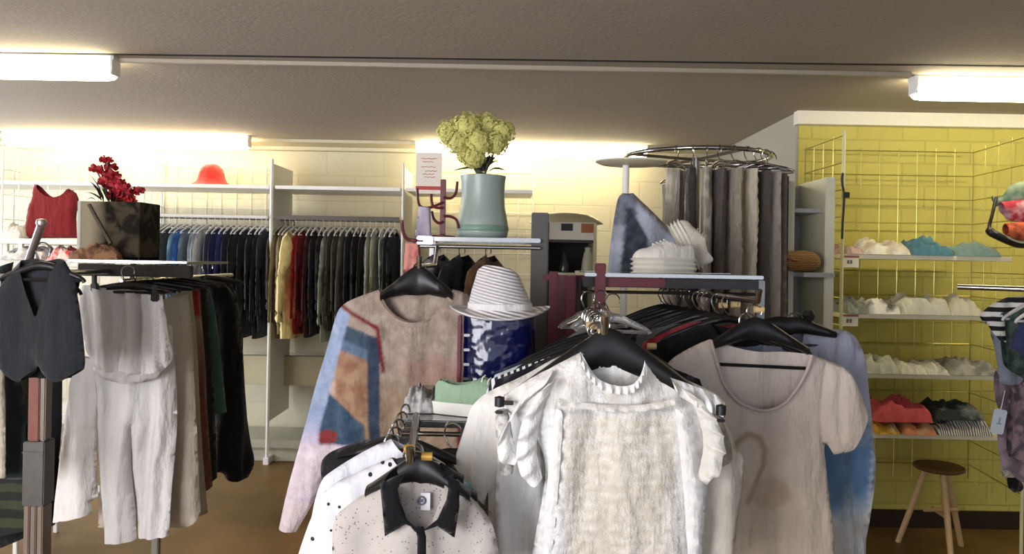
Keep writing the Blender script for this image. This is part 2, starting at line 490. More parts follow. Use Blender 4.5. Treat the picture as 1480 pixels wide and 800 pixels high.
# cable trunking between the front two lights
Dt = (ZT - CAMZ) / ray(740, 114).z
bm = bmesh.new(); box(bm, at(170, 100, Dt).x, at(1316, 125, Dt).x, Dt - .012, Dt + .012, CEIL - .018, CEIL, .002)
o = link('cable_trunking', bm, plain('trunking_paint', 'a89e8c', .45)); tag(o, 'thin cable trunking running along the ceiling between the two front strip lights', 'trunking')

# ---------------------------------------------------------------- daylight and view
w = bpy.data.worlds.new('sky'); SC.world = w; w.use_nodes = True
bg = w.node_tree.nodes['Background']; bg.inputs[0].default_value = (*lin('cfdcf0'), 1); bg.inputs[1].default_value = 1.0
def area(name, loc, rot, sx, sy, e, col):
    ld = bpy.data.lights.new(name, 'AREA'); ld.shape = 'RECTANGLE'; ld.size = sx; ld.size_y = sy; ld.energy = e; ld.color = lin(col)
    o = bpy.data.objects.new(name, ld); COL.objects.link(o); o.location = loc; o.rotation_euler = rot; return o
area('window_daylight', (-2.6, YF + .05, 1.45), (R(90), 0, R(10)), 3.2, 1.5, 190, 'f6f4fa')
area('window_daylight', (1.3, YF + .05, 1.45), (R(90), 0, 0), 3.6, 1.6, 9, 'e6edff')
area('window_daylight', (XL + .03, 3.95, 1.6), (R(90), 0, R(-90)), 1.8, 1.05, 110, 'd8e4ff')
SC.view_settings.view_transform = 'Standard'; SC.view_settings.look = 'None'; SC.view_settings.gamma = 1
SC.view_settings.use_curve_mapping = False; SC.view_settings.exposure = 0.42

# ================================================================ BACK WALL SHELVING
# wire mesh panels
def mesh_panel(name, label, P0, P1, z0, z1, nx, zs, mat=whitem, r=.003, frame=True):
    P0, P1 = Vector(P0), Vector(P1); bm = bmesh.new(); d = P1 - P0; nrm = Vector((-d.y, d.x, 0)).normalized() * r * 2
    for i in range(nx + 1):
        p = P0 + d * i / nx; rr = r * 1.8 if (frame and i in (0, nx)) else r
        tube(bm, [(p.x, p.y, z0), (p.x, p.y, z1)], rr, 6)
    for z in zs:
        tube(bm, [(P0.x - nrm.x, P0.y - nrm.y, z), (P1.x - nrm.x, P1.y - nrm.y, z)], r, 6)
    return tag(link(name, bm, mat), label, 'mesh panel', 'wire mesh display panels')
def X(px, D, py=372): return at(px, py, D).x
def Z(px, py, D): return at(px, py, D).z
SX0, SX1, SX2 = X(-90, 5.6), X(392, 5.5), X(581, 5.5)
zr = [2.17 - .16 * i for i in range(6)]
mesh_panel('mesh_panel', 'white wire mesh panel on the back wall at the far left, behind the flowers', (X(-60, 5.9), 6.014, 0), (X(195, 5.9), 6.014, 0), .9, 2.17, 8, zr)
mesh_panel('mesh_panel', 'white wire mesh panel on the back wall behind the red hat', (X(222, 5.9), 6.014, 0), (X(398, 5.9), 6.014, 0), .9, 2.17, 8, zr)
mesh_panel('mesh_panel', 'white wire mesh side panel standing out from the wall between the red flowers and hat', (X(188, 5.5), 5.5, 0), (X(188, 5.5), 6.01, 0), .9, 2.2, 5, zr)
mesh_panel('mesh_panel', 'white wire mesh panel behind the poster and the green vase', (X(620, 5.9), 6.014, 0), (X(770, 5.9), 6.014, 0), .9, 2.12, 7, zr)
mesh_panel('mesh_panel', 'white wire mesh side panel at the far left edge of the photo', (X(2, 4.9), 4.9, 0), (X(2, 4.9), 6.01, 0), 1.0, 2.18, 7, zr)
# divider posts / end frames
def end_frame(label, px, y0, y1, z1, w=.016):
    x = X(px, y0); bm = bmesh.new()
    tube(bm, [(x, y0, 0), (x, y0, z1)], w * .8, 8)
    t = thing('shelf_end_panel', label, 'shelf divider', (x, (y0 + y1) / 2, 0))
    link('post', bm, whitem, t)
    bm = bmesh.new(); box(bm, x - .004, x + .004, y0 + .01, y1, .3, z1 - .03)
    link('side_panel', bm, plain('pale_perforated_panel', 'dcdcd4', .5, var=.15, scale=90), t)
    bm = bmesh.new(); box(bm, x - .02, x + .02, y0 - .03, y1, 0.0, .05, .004)
    link('foot', bm, whitem, t)
end_frame('white perforated divider panel between the two runs of hanging clothes', 391, 5.42, 5.92, 2.17)
end_frame('white upright post at the right end of the hanging clothes, left of the poster', 581, 5.42, 5.92, 2.16, .012)
def shelf(name, label, x0, x1, y0, y1, z, th=.025, mat=whitem, group=None):
    bm = bmesh.new(); box(bm, x0, x1, y0, y1, z - th, z, .003)
    return tag(link(name, bm, mat), label, 'shelf', group)
zsf = Z(392, 268, 5.45)
xa, xb = X(391, 5.42), X(581, 5.42)
shelf('wall_shelf', 'long white wall shelf at back left carrying the red hat', X(-120, 5.4), xa - .02, 5.42, 5.9, zsf, group='long white shelves along the back wall')
shelf('wall_shelf', 'empty long white wall shelf above the yellow and red coats', xa + .02, xb - .02, 5.42, 5.9, zsf, group='long white shelves along the back wall')
shelf('wall_shelf', 'white wall shelf passing behind the poster and green vase', xb + .02, X(768, 5.4), 5.42, 5.9, zsf, group='long white shelves along the back wall')
# face rail below the shelf
bm = bmesh.new(); tube(bm, [(X(150, 5.4), 5.4, Z(300, 312, 5.4)), (xa - .02, 5.4, Z(300, 312, 5.4))], .011, 8)
tag(link('shelf_rail', bm, whitem), 'white horizontal rail under the shelf with the red hat', 'rail')
bm = bmesh.new(); box(bm, xa + .02, xb - .02, 5.395, 5.405, Z(480, 318, 5.4), Z(480, 312, 5.4), .002)
tag(link('shelf_rail', bm, plain('brown_rail', '4c4438', .5)), 'dark flat rail under the empty shelf above the yellow and red coats', 'rail')
# hanging rail for the clothes
ZRL = Z(392, 316, 5.6)
for a_, b_, lb in ((X(120, 5.6), xa - .01, 'steel clothes rail left of the white divider, under the red hat shelf'), (xa + .01, xb - .012, 'steel clothes rail right of the white divider, carrying the yellow coat')):
    bm = bmesh.new(); tube(bm, [(a_, 5.62, ZRL), (b_, 5.62, ZRL)], .011, 10)
    for x in (a_ + .02, b_ - .02): tube(bm, [(x, 5.62, ZRL), (x, 5.9, ZRL), (x, 5.9, ZRL - .05)], .008, 6)
    tag(link('clothes_rail', bm, dchrome), lb, 'rail')
# low plinth base
bm = bmesh.new(); box(bm, X(180, 5.5), xb, 5.5, 5.98, 0, .14, .004)
box(bm, X(180, 5.5), xb, 5.47, 5.51, .1, .16, .004)
tag(link('shelving_plinth', bm, plain('grey_cream_panel', 'a5a28c', .6)), 'low pale plinth at the foot of the back wall shelving', 'plinth')
bm = bmesh.new(); box(bm, X(340, 5.75), xb + .5, 5.78, 5.84, Z(420, 556, 5.8), Z(420, 514, 5.8), .004)
tag(link('wall_board', bm, plain('khaki_board', 'b4ab88', .6)), 'pale board fixed low on the back wall below the hanging coats', 'board')

# the clothes on the back rail, side on to the camera
def proto_top(seed, w=.21, L_=.78, sl=.5, thick=.075, flare=.02):
    """a jacket hanging closed: returns mesh (local, hook origin at rail)"""
    body = [(.05, -.085), (.10, -.095), (w, -.145), (w + .035, -.22), (w + .05, -.16 - sl * .5), (w + .045, -.16 - sl, 'o'), (w - .045, -.165 - sl, 's'), (w - .02, -.38), (w - .02 + flare, -L_ * .8), (w - .02 + flare, -L_, 'o'),
            (0, -L_ - .012, 'o'), (-w + .02 - flare, -L_), (-w + .02 - flare, -L_ * .8), (-w + .02, -.38), (-w + .045, -.165 - sl, 'o'), (-w - .045, -.16 - sl, 's'), (-w - .05, -.16 - sl * .5), (-w - .035, -.22), (-w, -.145), (-.10, -.095), (-.05, -.085)]
    ol = [(p[0], p[1]) for p in body] + [(-.03, -.115), (0, -.13), (.03, -.115)]
    op = [len(p) > 2 and 'o' in p[2] for p in body] + [True] * 3
    O2, P2 = [], []
    for i in range(len(ol)):
        a, b_ = ol[i], ol[(i + 1) % len(ol)]; k = max(1, int(math.hypot(b_[0] - a[0], b_[1] - a[1]) / .03))
        for j in range(k): O2.append((a[0] + (b_[0] - a[0]) * j / k, a[1] + (b_[1] - a[1]) * j / k)); P2.append(op[i])
    bm = bmesh.new(); fn = foldfn(.012, 8, seed, .6, -.1, -L_)
    for side in (-1, 1):
        P, Y, fs = sheet(O2, P2, .03, fn, thick, side, .09)
        vv = [bm.verts.new((p[0], y, p[1])) for p, y in zip(P, Y)]
        for f in fs:
            ff = bm.faces.new([vv[i] for i in f]); ff.normal_update()
            if ff.normal.y * side < 0: ff.normal_flip()
    bmesh.ops.remove_doubles(bm, verts=bm.verts, dist=1e-5)
    me = bpy.data.meshes.new('hanging_jacket'); bm.to_mesh(me); bm.free(); me.shade_smooth(); me.materials.append(None)
    return me
P_long = [proto_top(1, .21, .82, .55), proto_top(2, .20, .78, .5), proto_top(3, .22, .86, .58)]
P_mid = [proto_top(4, .20, .62, .45, .06), proto_top(5, .19, .68, .4, .06)]
hk, bd = hanger_meshes(.19, .06, thick=.006)
HME = bpy.data.meshes.new('hanger')
tmpo = link('hanger', hk, whitep, world=False)
# join hook and arms into one small hanger mesh
bm = bmesh.new(); bm.from_mesh(tmpo.data); me2 = bpy.data.meshes.new('tmp'); bd.to_mesh(me2); bd.free(); bm.from_mesh(me2); bm.to_mesh(HME); bm.free(); HME.shade_smooth(); HME.materials.append(whitep)
bpy.data.objects.remove(tmpo)
CL = [(214, '6b6552', 'dark olive jacket', 'L', 'leftmost, next to the patterned box'), (222, 'aba77a', 'olive beige jacket', 'M', 'second from the patterned box'), (230, 'd9d79c', 'pale yellow top', 'M', 'near the patterned box'), (238, 'a3a468', 'yellow green top', 'M', 'just right of the pale yellow one'),
      (246, '6a6656', 'grey brown jacket', 'L', 'left of the light blue top'), (253, '3c3e40', 'charcoal jacket', 'L', 'left of the light blue top'), (261, '8fb7cc', 'light blue top', 'M', 'left of the bright blue one'), (270, '3f78c0', 'bright blue top', 'M', 'the only bright blue one'),
      (279, '71808c', 'slate grey top', 'M', 'right of the bright blue one'), (287, 'c3cad0', 'pale grey shirt', 'M', 'between the bright blue and navy ones'), (295, '9aa0a8', 'mid grey shirt', 'L', 'left of the white one'), (303, 'd2d2d4', 'white shirt', 'L', 'left of the navy ones'),
      (312, '3b4356', 'dark slate jacket', 'L', 'right of the white shirt'), (320, '262e5c', 'navy blue jacket', 'L', 'leftmost of the navy run'), (329, '30347c', 'indigo blue top', 'L', 'in the middle of the navy run'), (337, '1d2140', 'dark navy jacket', 'L', 'rightmost of the navy run'),
      (346, '15161a', 'black coat', 'L', 'first after the navy run'), (354, '1b1c20', 'black jacket', 'L', 'second after the navy run'), (362, '101114', 'black coat', 'L', 'third after the navy run'), (371, '1d2322', 'black green jacket', 'L', 'fourth after the navy run'),
      (379, '121316', 'black coat', 'L', 'second left of the white divider'), (386, '2c2e34', 'charcoal coat', 'L', 'against the white divider on its left'),
      (400, '3a342c', 'dark taupe jacket', 'L', 'against the white divider on its right'), (406, '8a7f66', 'khaki coat', 'L', 'left of the tan coat'), (413, 'a39473', 'tan coat', 'L', 'between khaki and cream coats'), (420, '6e6450', 'brown khaki jacket', 'L', 'left of the cream yellow coat'),
      (428, 'ecd894', 'cream yellow coat', 'L', 'the brightest, left of the red ones'), (437, 'b8281f', 'bright red jacket', 'L', 'right of the cream yellow coat'), (444, '8e1c1c', 'dark red jacket', 'L', 'right of the bright red one'), (451, '4c1a20', 'maroon jacket', 'L', 'rightmost of the reds'),
      (459, '1c1a1c', 'black coat', 'L', 'right of the maroon jacket'), (468, '141416', 'black jacket', 'L', 'left of the pale green one'), (477, 'a2ab98', 'pale grey green jacket', 'L', 'between black and olive ones'), (485, '4a4432', 'dark olive coat', 'L', 'right of the pale grey green one'),
      (493, '5a5440', 'olive coat', 'L', 'the lighter of two olive ones'), (501, '77766c', 'grey jacket', 'L', 'right of the olive coats'), (509, '131314', 'black coat', 'L', 'first of three black ones before the sage top'), (518, '191a1b', 'black jacket', 'L', 'second of three black ones before the sage top'),
      (527, '101012', 'black coat', 'L', 'third of three black ones before the sage top'), (535, 'a4a69a', 'light grey top', 'L', 'left of the sage top'), (544, 'b4b8a0', 'pale sage top', 'M', 'second sage toned one near the white post'), (554, 'd4d6cc', 'off white top', 'M', 'left of the last black ones'),
      (563, '17171a', 'black jacket', 'L', 'last but one before the white post'), (571, '0e0e10', 'black coat', 'L', 'last before the white post, behind the striped top')]
for i, (px, c, nm, kind, where) in enumerate(CL):
    x = X(px, 5.62, 330)
    me = (P_long if kind == 'L' else P_mid)[i % (3 if kind == 'L' else 2)]
    o = bpy.data.objects.new('hanging_' + nm.split()[-1].replace('top', 'pullover'), me); COL.objects.link(o)
    o.location = (x, 5.62, ZRL + .011 - .004); o.rotation_euler = (0, 0, R(90 + rnd.uniform(-4, 4)))
    o.scale = (1, .5 + rnd.uniform(-.06, .06), 1 + rnd.uniform(-.03, .03))
    if 'cream yellow' in nm: o.scale = (1, 1.15, 1); o.location.y -= .05
    o.material_slots[0].link = 'OBJECT'; o.material_slots[0].material = fabric(c, .1)
    tag(o, f'{nm} on the back wall rail, {where}', nm.split()[-1], 'clothes on the back wall rail')
    h = bpy.data.objects.new('hanger', HME); COL.objects.link(h); h.location = (x, 5.62, ZRL + .013); h.rotation_euler = o.rotation_euler
    tag(h, f'white hanger inside the {nm}, {where}', 'hanger', 'white hangers on the back wall rail')
# poster
bm = bmesh.new(); pc = at(620, 250, 5.4185)
w_, h_ = 38 / F * 5.35 / 2, 60 / F * 5.35 / 2
t = thing('poster', 'white paper poster with pale print and a red band, left of the green vase', 'poster', (pc.x, pc.y, pc.z - h_))
box(bm, -w_, w_, -.002, .002, 0, 2 * h_); link('sheet', bm, plain('poster_paper', 'efe6d8', .5), t, world=False, smooth=False)
bm = bmesh.new(); box(bm, -w_, w_, -.004, -.002, h_ * .18, h_ * .36); link('red_band', bm, plain('poster_red', 'b5402e', .5), t, world=False, smooth=False)
bm = bmesh.new()
for k, (a, b_, z) in enumerate(((-.6, .6, 1.7), (-.5, .3, 1.55), (-.6, .5, 1.3), (-.3, .6, 1.1), (-.5, .4, .95), (-.4, .5, .8))):
    tube(bm, [(w_ * (a + (b_ - a) * q / 8), -.003, h_ * (z + .02 * math.sin(q * 2.1 + k))) for q in range(9)], .0022, 4)
link('print_lines', bm, plain('poster_ink', 'c0796c', .5), t, world=False)
# red bucket hat on the shelf
hp = at(304, 268, 5.6); c0 = Vector((hp.x, 5.62, zsf))
bm = bmesh.new(); s = 5.6 / F
lathe(bm, [(0, 33 * s), (6 * s, 32.5 * s), (11 * s, 30 * s), (15 * s, 25.5 * s), (17.5 * s, 19 * s), (19 * s, 12 * s), (22 * s, 6 * s), (30 * s, .8 * s), (30 * s, .2 * s), (22 * s, 4 * s), (19 * s, 10 * s), (16 * s, 20 * s), (0, 26 * s)], c0, 32)
tag(link('bucket_hat', bm, fabric('e03428', .06, sheen=.3)), 'bright red bucket hat on the white shelf at back left', 'hat')
# ================================================================ YELLOW ALCOVE
YB = 4.34; YN = 3.80
AX0, AX1 = X(1217, YN), X(1463, YN)
zt = Z(1218, 190, YN)
zr = [zt - .02 - .135 * i for i in range(14)]
ymet = plain('brass_toned_wire', 'b5ad62', .3, .85, var=.05)
ymetd = plain('dark_wire', '8c8440', .35, .8)
def mesh_y(label, P0, P1, z0, z1, nx, mat, posts):
    P0, P1 = Vector(P0), Vector(P1); d = P1 - P0
    t = thing('mesh_panel', label, 'mesh panel', (P0.x, P0.y, 0), 0, 'wire mesh panels of the yellow alcove')
    bm = bmesh.new(); nrm = Vector((-d.y, d.x, 0)).normalized() * .005
    for i in range(nx + 1):
        p = P0 + d * i / nx; tube(bm, [(p.x, p.y, z0), (p.x, p.y, z1)], .0028, 6)
    for z in zr:
        if z > z0: tube(bm, [(P0.x - nrm.x, P0.y - nrm.y, z), (P1.x - nrm.x, P1.y - nrm.y, z)], .0028, 6)
    link('grid', bm, mat, t)
    for p in posts:
        bm = bmesh.new(); tube(bm, [(p[0], p[1], 0), (p[0], p[1], z1 + .01)], .009, 8); link('post', bm, plain('cream_metal', 'cfcc9c', .35), t)
mesh_y('wire mesh back panel on the yellow wall above the shelves of folded clothes', (AX0, 4.30, 0), (AX1 + .1, 4.30, 0), .3, zt, 9, ymet, [])
mesh_y('wire mesh side panel at the left of the yellow alcove, by the pale cabinet', (AX0, 4.30, 0), (AX0, YN, 0), .3, zt, 4, ymet, [(AX0, YN)])
mesh_y('wire mesh side panel at the right of the yellow alcove, behind the red bag', (AX1 + .1, 4.30, 0), (AX1 + .03, YN - .05, 0), .3, zt, 4, ymet, [(AX1 + .03, YN - .06)])
m_shelf = plain('cream_shelf', 'ece6c6', .45, var=.03)
shz = [Z(1340, y, YN) for y in (369, 455, 541, 628)]
nm = ['top', 'second', 'third', 'lowest']
for z, k, n_ in zip(shz, (372, 457, 545, 631), nm):
    shelf('alcove_shelf', f'cream {n_} shelf of the yellow alcove', AX0 + .012, AX1 - .0, YN, 4.285, z, .022, m_shelf, 'cream shelves of the yellow alcove')
# crumpled / folded clothing
def crumple_bm(w, d, h, seed, nx=26, ny=18, layers=2, rough=1):
    bm = bmesh.new(); s = seed * 7.31
    g = []
    for j in range(ny + 1):
        row = []
        for i in range(nx + 1):
            u, v = i / nx * 2 - 1, j / ny * 2 - 1
            e = (1 - abs(u) ** 3.5) * (1 - abs(v) ** 4)
            n1 = nz(u * 1.6 + s, v * 1.3, s); n2 = nz(u * 4 + s, v * 2 + n1 * 2, s + 3); n3 = abs(nz(u * 5 + s, v * 5, s + 6))
            hh = h * max(0, e) ** .45 * (.68 + .42 * n1 * rough + .3 * n2 * rough - .25 * n3 * rough + .12)
            q_ = h * .2; hh = hh * .45 + .55 * q_ * (math.floor(hh / q_) + min(1, (hh / q_ % 1) * 2.2))
            x = u * w / 2 * (1 + .10 * nz(v * 2 + s, 1, s) * rough); y = v * d / 2 * (1 + .1 * nz(u * 2 + s, 4, s) * rough)
            # overhanging folds at the edge
            row.append(bm.verts.new((x, y, max(.0015, hh))))
        g.append(row)
    for j in range(ny):
        for i in range(nx): bm.faces.new((g[j][i], g[j][i + 1], g[j + 1][i + 1], g[j + 1][i]))
    bd = [g[0][i] for i in range(nx + 1)] + [g[j][nx] for j in range(1, ny + 1)] + [g[ny][i] for i in range(nx - 1, -1, -1)] + [g[j][0] for j in range(ny - 1, 0, -1)]
    lo = [bm.verts.new((v.co.x * .97, v.co.y * .97, 0)) for v in bd]
    for i in range(len(bd)):
        bm.faces.new((bd[i], lo[i], lo[(i + 1) % len(bd)], bd[(i + 1) % len(bd)]))
    bm.faces.new(lo)
    return bm
def pile(px0, px1, pyt, D, z, col, label, cat='folded garment', seed=1, depth=.26, name='folded_garment', group=None, rough=1, var=.12, rz=0, stack=1):
    x0, x1 = X(px0, D), X(px1, D); ztop = Z((px0 + px1) / 2, pyt, D); h = max(.02, ztop - z)
    bm = crumple_bm(x1 - x0, depth, h, seed, rough=rough)
    m = fabric(col, var, 20) if isinstance(col, str) else col
    o = link(name, bm, m, None, world=False, origin=((x0 + x1) / 2, D + depth * .3, z)); o.rotation_euler = (0, 0, rz)
    return tag(o, label, cat, group)
def stripem(a, b, scale=60, key=None, dirn='X'):
    key = key or f'stripe_{a}_{b}_{scale}_{dirn}'
    if key in MATS: return MATS[key]
    m = fabric(a, key=key).copy() if False else None
    m, nt, bb = newmat('striped_cloth'); L = nt.links.new
    tc = N(nt, 'ShaderNodeTexCoord'); wv = N(nt, 'ShaderNodeTexWave'); wv.bands_direction = dirn; wv.inputs['Scale'].default_value = scale; wv.inputs['Distortion'].default_value = 1.2
    L(tc.outputs['Object'], wv.inputs['Vector'])
    r_ = N(nt, 'ShaderNodeValToRGB'); r_.color_ramp.elements[0].position = .45; r_.color_ramp.elements[1].position = .55
    r_.color_ramp.elements[0].color = (*lin(a), 1); r_.color_ramp.elements[1].color = (*lin(b), 1)
    L(wv.outputs['Fac'], r_.inputs[0]); L(r_.outputs[0], bb.inputs['Base Color']); bb.inputs['Roughness'].default_value = .9
    MATS[key] = m; return m
def blotchm(a, b, scale=9, key=None, pos=.5, wid=.08, c=None):
    key = key or f'blotch_{a}_{b}_{scale}_{pos}'
    if key in MATS: return MATS[key]
    m, nt, bb = newmat('patterned_cloth'); L = nt.links.new
    tc = N(nt, 'ShaderNodeTexCoord'); n_ = N(nt, 'ShaderNodeTexNoise'); n_.inputs['Scale'].default_value = scale; n_.inputs['Detail'].default_value = 4
    L(tc.outputs['Object'], n_.inputs['Vector'])
    r_ = N(nt, 'ShaderNodeValToRGB'); e = r_.color_ramp.elements
    e[0].position = pos - wid; e[1].position = pos + wid; e[0].color = (*lin(a), 1); e[1].color = (*lin(b), 1)
    if c: q = e.new(min(.99, pos + wid + .1)); q.color = (*lin(c), 1)
    L(n_.outputs['Fac'], r_.inputs[0]); L(r_.outputs[0], bb.inputs['Base Color']); bb.inputs['Roughness'].default_value = .9
    n2 = N(nt, 'ShaderNodeTexNoise'); n2.inputs['Scale'].default_value = 300; L(tc.outputs['Object'], n2.inputs['Vector'])
    bp = N(nt, 'ShaderNodeBump'); bp.inputs['Strength'].default_value = .3; bp.inputs['Distance'].default_value = .002; L(n2.outputs['Fac'], bp.inputs['Height']); L(bp.outputs[0], bb.inputs['Normal'])
    MATS[key] = m; return m
D1 = 3.84
G = 'folded clothes on the alcove shelves'
pile(1219, 1242, 352, D1, shz[0], 'c9a9a0', 'small pinkish folded garment at the left end of the top alcove shelf', seed=1, group=G)
pile(1242, 1312, 345, D1, shz[0], blotchm('e8e4d4', 'c9b9a0', 14), 'rumpled white garment with tan blotches on the top alcove shelf', seed=2, group=G)
pile(1312, 1372, 343, D1, shz[0], '4e7c8c', 'folded teal blue garment on the top alcove shelf', seed=3, group=G)
pile(1376, 1440, 350, D1, shz[0], '7f9a94', 'folded grey green garment at the right of the top alcove shelf', seed=4, group=G)
pile(1220, 1250, 430, D1, shz[1], '8f9488', 'grey folded garment at the left end of the second alcove shelf', seed=5, group=G)
pile(1252, 1298, 431, D1, shz[1], blotchm('f0eee4', '3a3e44', 12, pos=.56), 'white and black folded garment on the second alcove shelf', seed=6, group=G)
pile(1300, 1368, 424, D1, shz[1], 'd4d3c0', 'largest rumpled off white garment on the second alcove shelf', seed=7, group=G)
pile(1370, 1420, 429, D1, shz[1], blotchm('dcd8c0', 'a0463a', 9, pos=.68), 'cream garment with red accents on the second alcove shelf', seed=8, group=G)
pile(1250, 1297, 511, D1, shz[2], 'c9cbb8', 'peaked pale grey garment at the left of the third alcove shelf', seed=9, group=G)
pile(1299, 1336, 521, D1, shz[2], 'e4e2d0', 'white folded garment on the third alcove shelf, left of its twin', seed=10, group=G)
pile(1337, 1368, 521, D1, shz[2], blotchm('e8e6d6', '6a7470', 13, pos=.6), 'white and grey folded garment in the middle of the third alcove shelf', seed=11, group=G)
pile(1370, 1440, 515, D1, shz[2], blotchm('c6c4b0', '8f8e80', 16), 'mottled grey garment at the right of the third alcove shelf', seed=12, group=G)
zz = shz[3]
a1 = pile(1268, 1300, 607, D1, zz, blotchm('e0b040', 'e8dcc8', 12, pos=.6), 'yellow and white folded garment at the left of the lowest alcove shelf', seed=13, group=G)
a2 = pile(1302, 1352, 604, D1, zz, blotchm('d98a5c', 'c8a070', 14), 'orange folded garment in the middle of the lowest alcove shelf', seed=14, group=G)
a3 = pile(1354, 1432, 602, D1, zz, stripem('e2ded0', '5c605c', 26), 'white and grey striped garment at the right of the lowest alcove shelf', seed=15, group=G)
pile(1264, 1346, 576, D1, Z(1300, 607, D1), 'cf5a5c', 'salmon red garment heaped on top of the orange and yellow ones', seed=16, group=G)
pile(1350, 1420, 580, D1, Z(1380, 604, D1), blotchm('2c3634', '8c948c', 10, pos=.58), 'dark grey patterned garment heaped on the striped one', seed=17, group=G)
# price cards
for (px, py, d_, lb) in ((1228, 378, 'top', 0), (1227, 463, 'second', 0)):
    t = thing('price_card', f'small white price card clipped at the left of the {d_} alcove shelf', 'price card', at(px, py + 8, YN - .003), 0, 'price cards on the alcove shelves')
    bm = bmesh.new(); box(bm, -.045, .045, -.002, .002, 0, .055, .001); link('card', bm, plain('card_white', 'e6ddc8', .5), t, world=False)
    bm = bmesh.new(); box(bm, -.014, -.003, -.0035, -.002, .018, .036); box(bm, .001, .012, -.0035, -.002, .018, .036); box(bm, -.011, -.006, -.0036, -.0034, .023, .031)
    link('print', bm, plain('card_ink', '6a6460', .5), t, world=False, smooth=False)
    bm = bmesh.new(); box(bm, -.045, .045, -.003, -.0015, .048, .058); link('red_strip', bm, plain('card_red', 'a06050', .5), t, world=False, smooth=False)
# black strap hanging on the left mesh
bm = bmesh.new(); tube(bm, smoothpts([at(1218, 250, 3.787), at(1217, 262, 3.785), at(1220, 284, 3.787), at(1218, 320, 3.787), at(1217, 345, 3.787)], 5), .006, 6)
box(bm, at(1216, 280, 3.787).x, at(1225, 284, 3.787).x, 3.76, 3.78, at(1220, 286, 3.787).z, at(1220, 278, 3.787).z, .002)
tag(link('belt', bm, blackp), 'thin black belt hanging from the left post of the yellow alcove', 'belt')
# wooden stool
def stool():
    Ds = 4.0; c = at(1357, 672, Ds); fz = 0
    t = thing('stool', 'small three-legged wooden stool under the alcove shelves', 'stool', (c.x, c.y, 0))
    zs = c.z
    bm = bmesh.new(); lathe(bm, [(0, zs - .022), (.11, zs - .022), (.122, zs - .014), (.124, zs - .006), (.118, zs), (0, zs - .003)], n=32)
    link('seat', bm, plain('worn_wood', '6e522c', .6, var=.2), t, world=False)
    for k, a in enumerate((R(-100), R(25), R(140))):
        bm = bmesh.new(); d = Vector((math.cos(a), math.sin(a), 0))
        tube(bm, [d * .06 + Vector((0, 0, zs - .03)), d * .19], [.017, .0145], 10); link('leg', bm, woodm, t, world=False)
    bm = bmesh.new()
    tube(bm, [(-.09, -.03, zs * .5), (.09, -.02, zs * .5)], .011, 8); tube(bm, [(0, -.1, zs * .45), (.01, .07, zs * .45)], .011, 8)
    link('stretcher', bm, woodm, t, world=False)
stool()
# narrow cabinet left of the alcove
DC = 3.55
cx0, cx1 = X(1116, DC + .3), X(1206, DC)
zc = Z(1190, 256, DC)
t = thing('narrow_bookcase', 'narrow tall pale grey open cabinet with cream edges, left of the yellow alcove', 'cabinet', ((cx0 + cx1) / 2, DC, 0))
mc, mg = plain('cream_edge', 'd6d4ba', .5), plain('cabinet_grey', '9fa09c', .55, var=.06, scale=40)
bm = bmesh.new(); box(bm, cx1 - .045, cx1, DC, DC + .34, 0, zc, .004); link('side_panel', bm, mc, t)
bm = bmesh.new(); box(bm, cx0 - .045, cx0, DC + .0, DC + .34, 0, zc - .02, .004); link('side_panel', bm, mc, t)
bm = bmesh.new(); box(bm, cx0, cx1 - .045, DC + .31, DC + .34, 0, zc - .01); link('back_panel', bm, mg, t)
for z in (Z(1150, 300, DC), Z(1150, 393, DC), .9, .45, .05):
    bm = bmesh.new(); box(bm, cx0, cx1 - .046, DC + (-.12 if abs(z - Z(1150, 393, DC)) < .01 else .03), DC + .31, z - .02, z, .002); link('shelf', bm, mg, t)
# woven brown bag
zb = Z(1150, 393, DC)
m_wov, nt, bb = newmat('woven_straw'); L = nt.links.new
tc = N(nt, 'ShaderNodeTexCoord'); wv = N(nt, 'ShaderNodeTexWave'); wv.inputs['Scale'].default_value = 40; wv.inputs['Distortion'].default_value = 3; wv.bands_direction = 'Z'
L(tc.outputs['Object'], wv.inputs['Vector']); r_ = N(nt, 'ShaderNodeValToRGB'); r_.color_ramp.elements[0].color = (*lin('6b4218'), 1); r_.color_ramp.elements[1].color = (*lin('b88a48'), 1)
L(wv.outputs['Fac'], r_.inputs[0]); L(r_.outputs[0], bb.inputs['Base Color']); bb.inputs['Roughness'].default_value = .7
bp = N(nt, 'ShaderNodeBump'); bp.inputs['Distance'].default_value = .004; L(wv.outputs['Fac'], bp.inputs['Height']); L(bp.outputs[0], bb.inputs['Normal'])
Dw = DC - .10
wl = at(1142, 376, Dw)
t = thing('straw_bag', 'brown woven straw bag lying across the open shelf of the narrow cabinet', 'bag', (wl.x, Dw + .05, zb))
bm = bmesh.new(); s = Dw / F
prof = [(-46, 3), (-45, 8), (-38, 10), (-20, 12.5), (0, 14), (25, 15.5), (38, 14), (45, 9), (47, 2)]
rings = []
for (x, r) in prof:
    rings.append([bm.verts.new((x * s, math.cos(a) * r * s * 1.6, r * s * .1 + 15 * s + math.sin(a) * r * s * (1 + .06 * nz(a, x * .1)))) for a in np.linspace(0, 2 * PI, 20, endpoint=False)])
for A, B in zip(rings, rings[1:]):
    for j in range(20): bm.faces.new((A[j], A[(j + 1) % 20], B[(j + 1) % 20], B[j]))
bm.faces.new(rings[0]); bm.faces.new(rings[-1][::-1])
link('bag_body', bm, m_wov, t, world=False)
bm = bmesh.new(); tube(bm, smoothpts([(-44 * s, -.0, 18 * s), (-36 * s, -.045, 20 * s), (-15 * s, -.06, 22 * s), (8 * s, -.068, 16 * s)], 5), .009, 8)
link('leather_trim', bm, plain('russet_leather', '7a3418', .4), t, world=False)

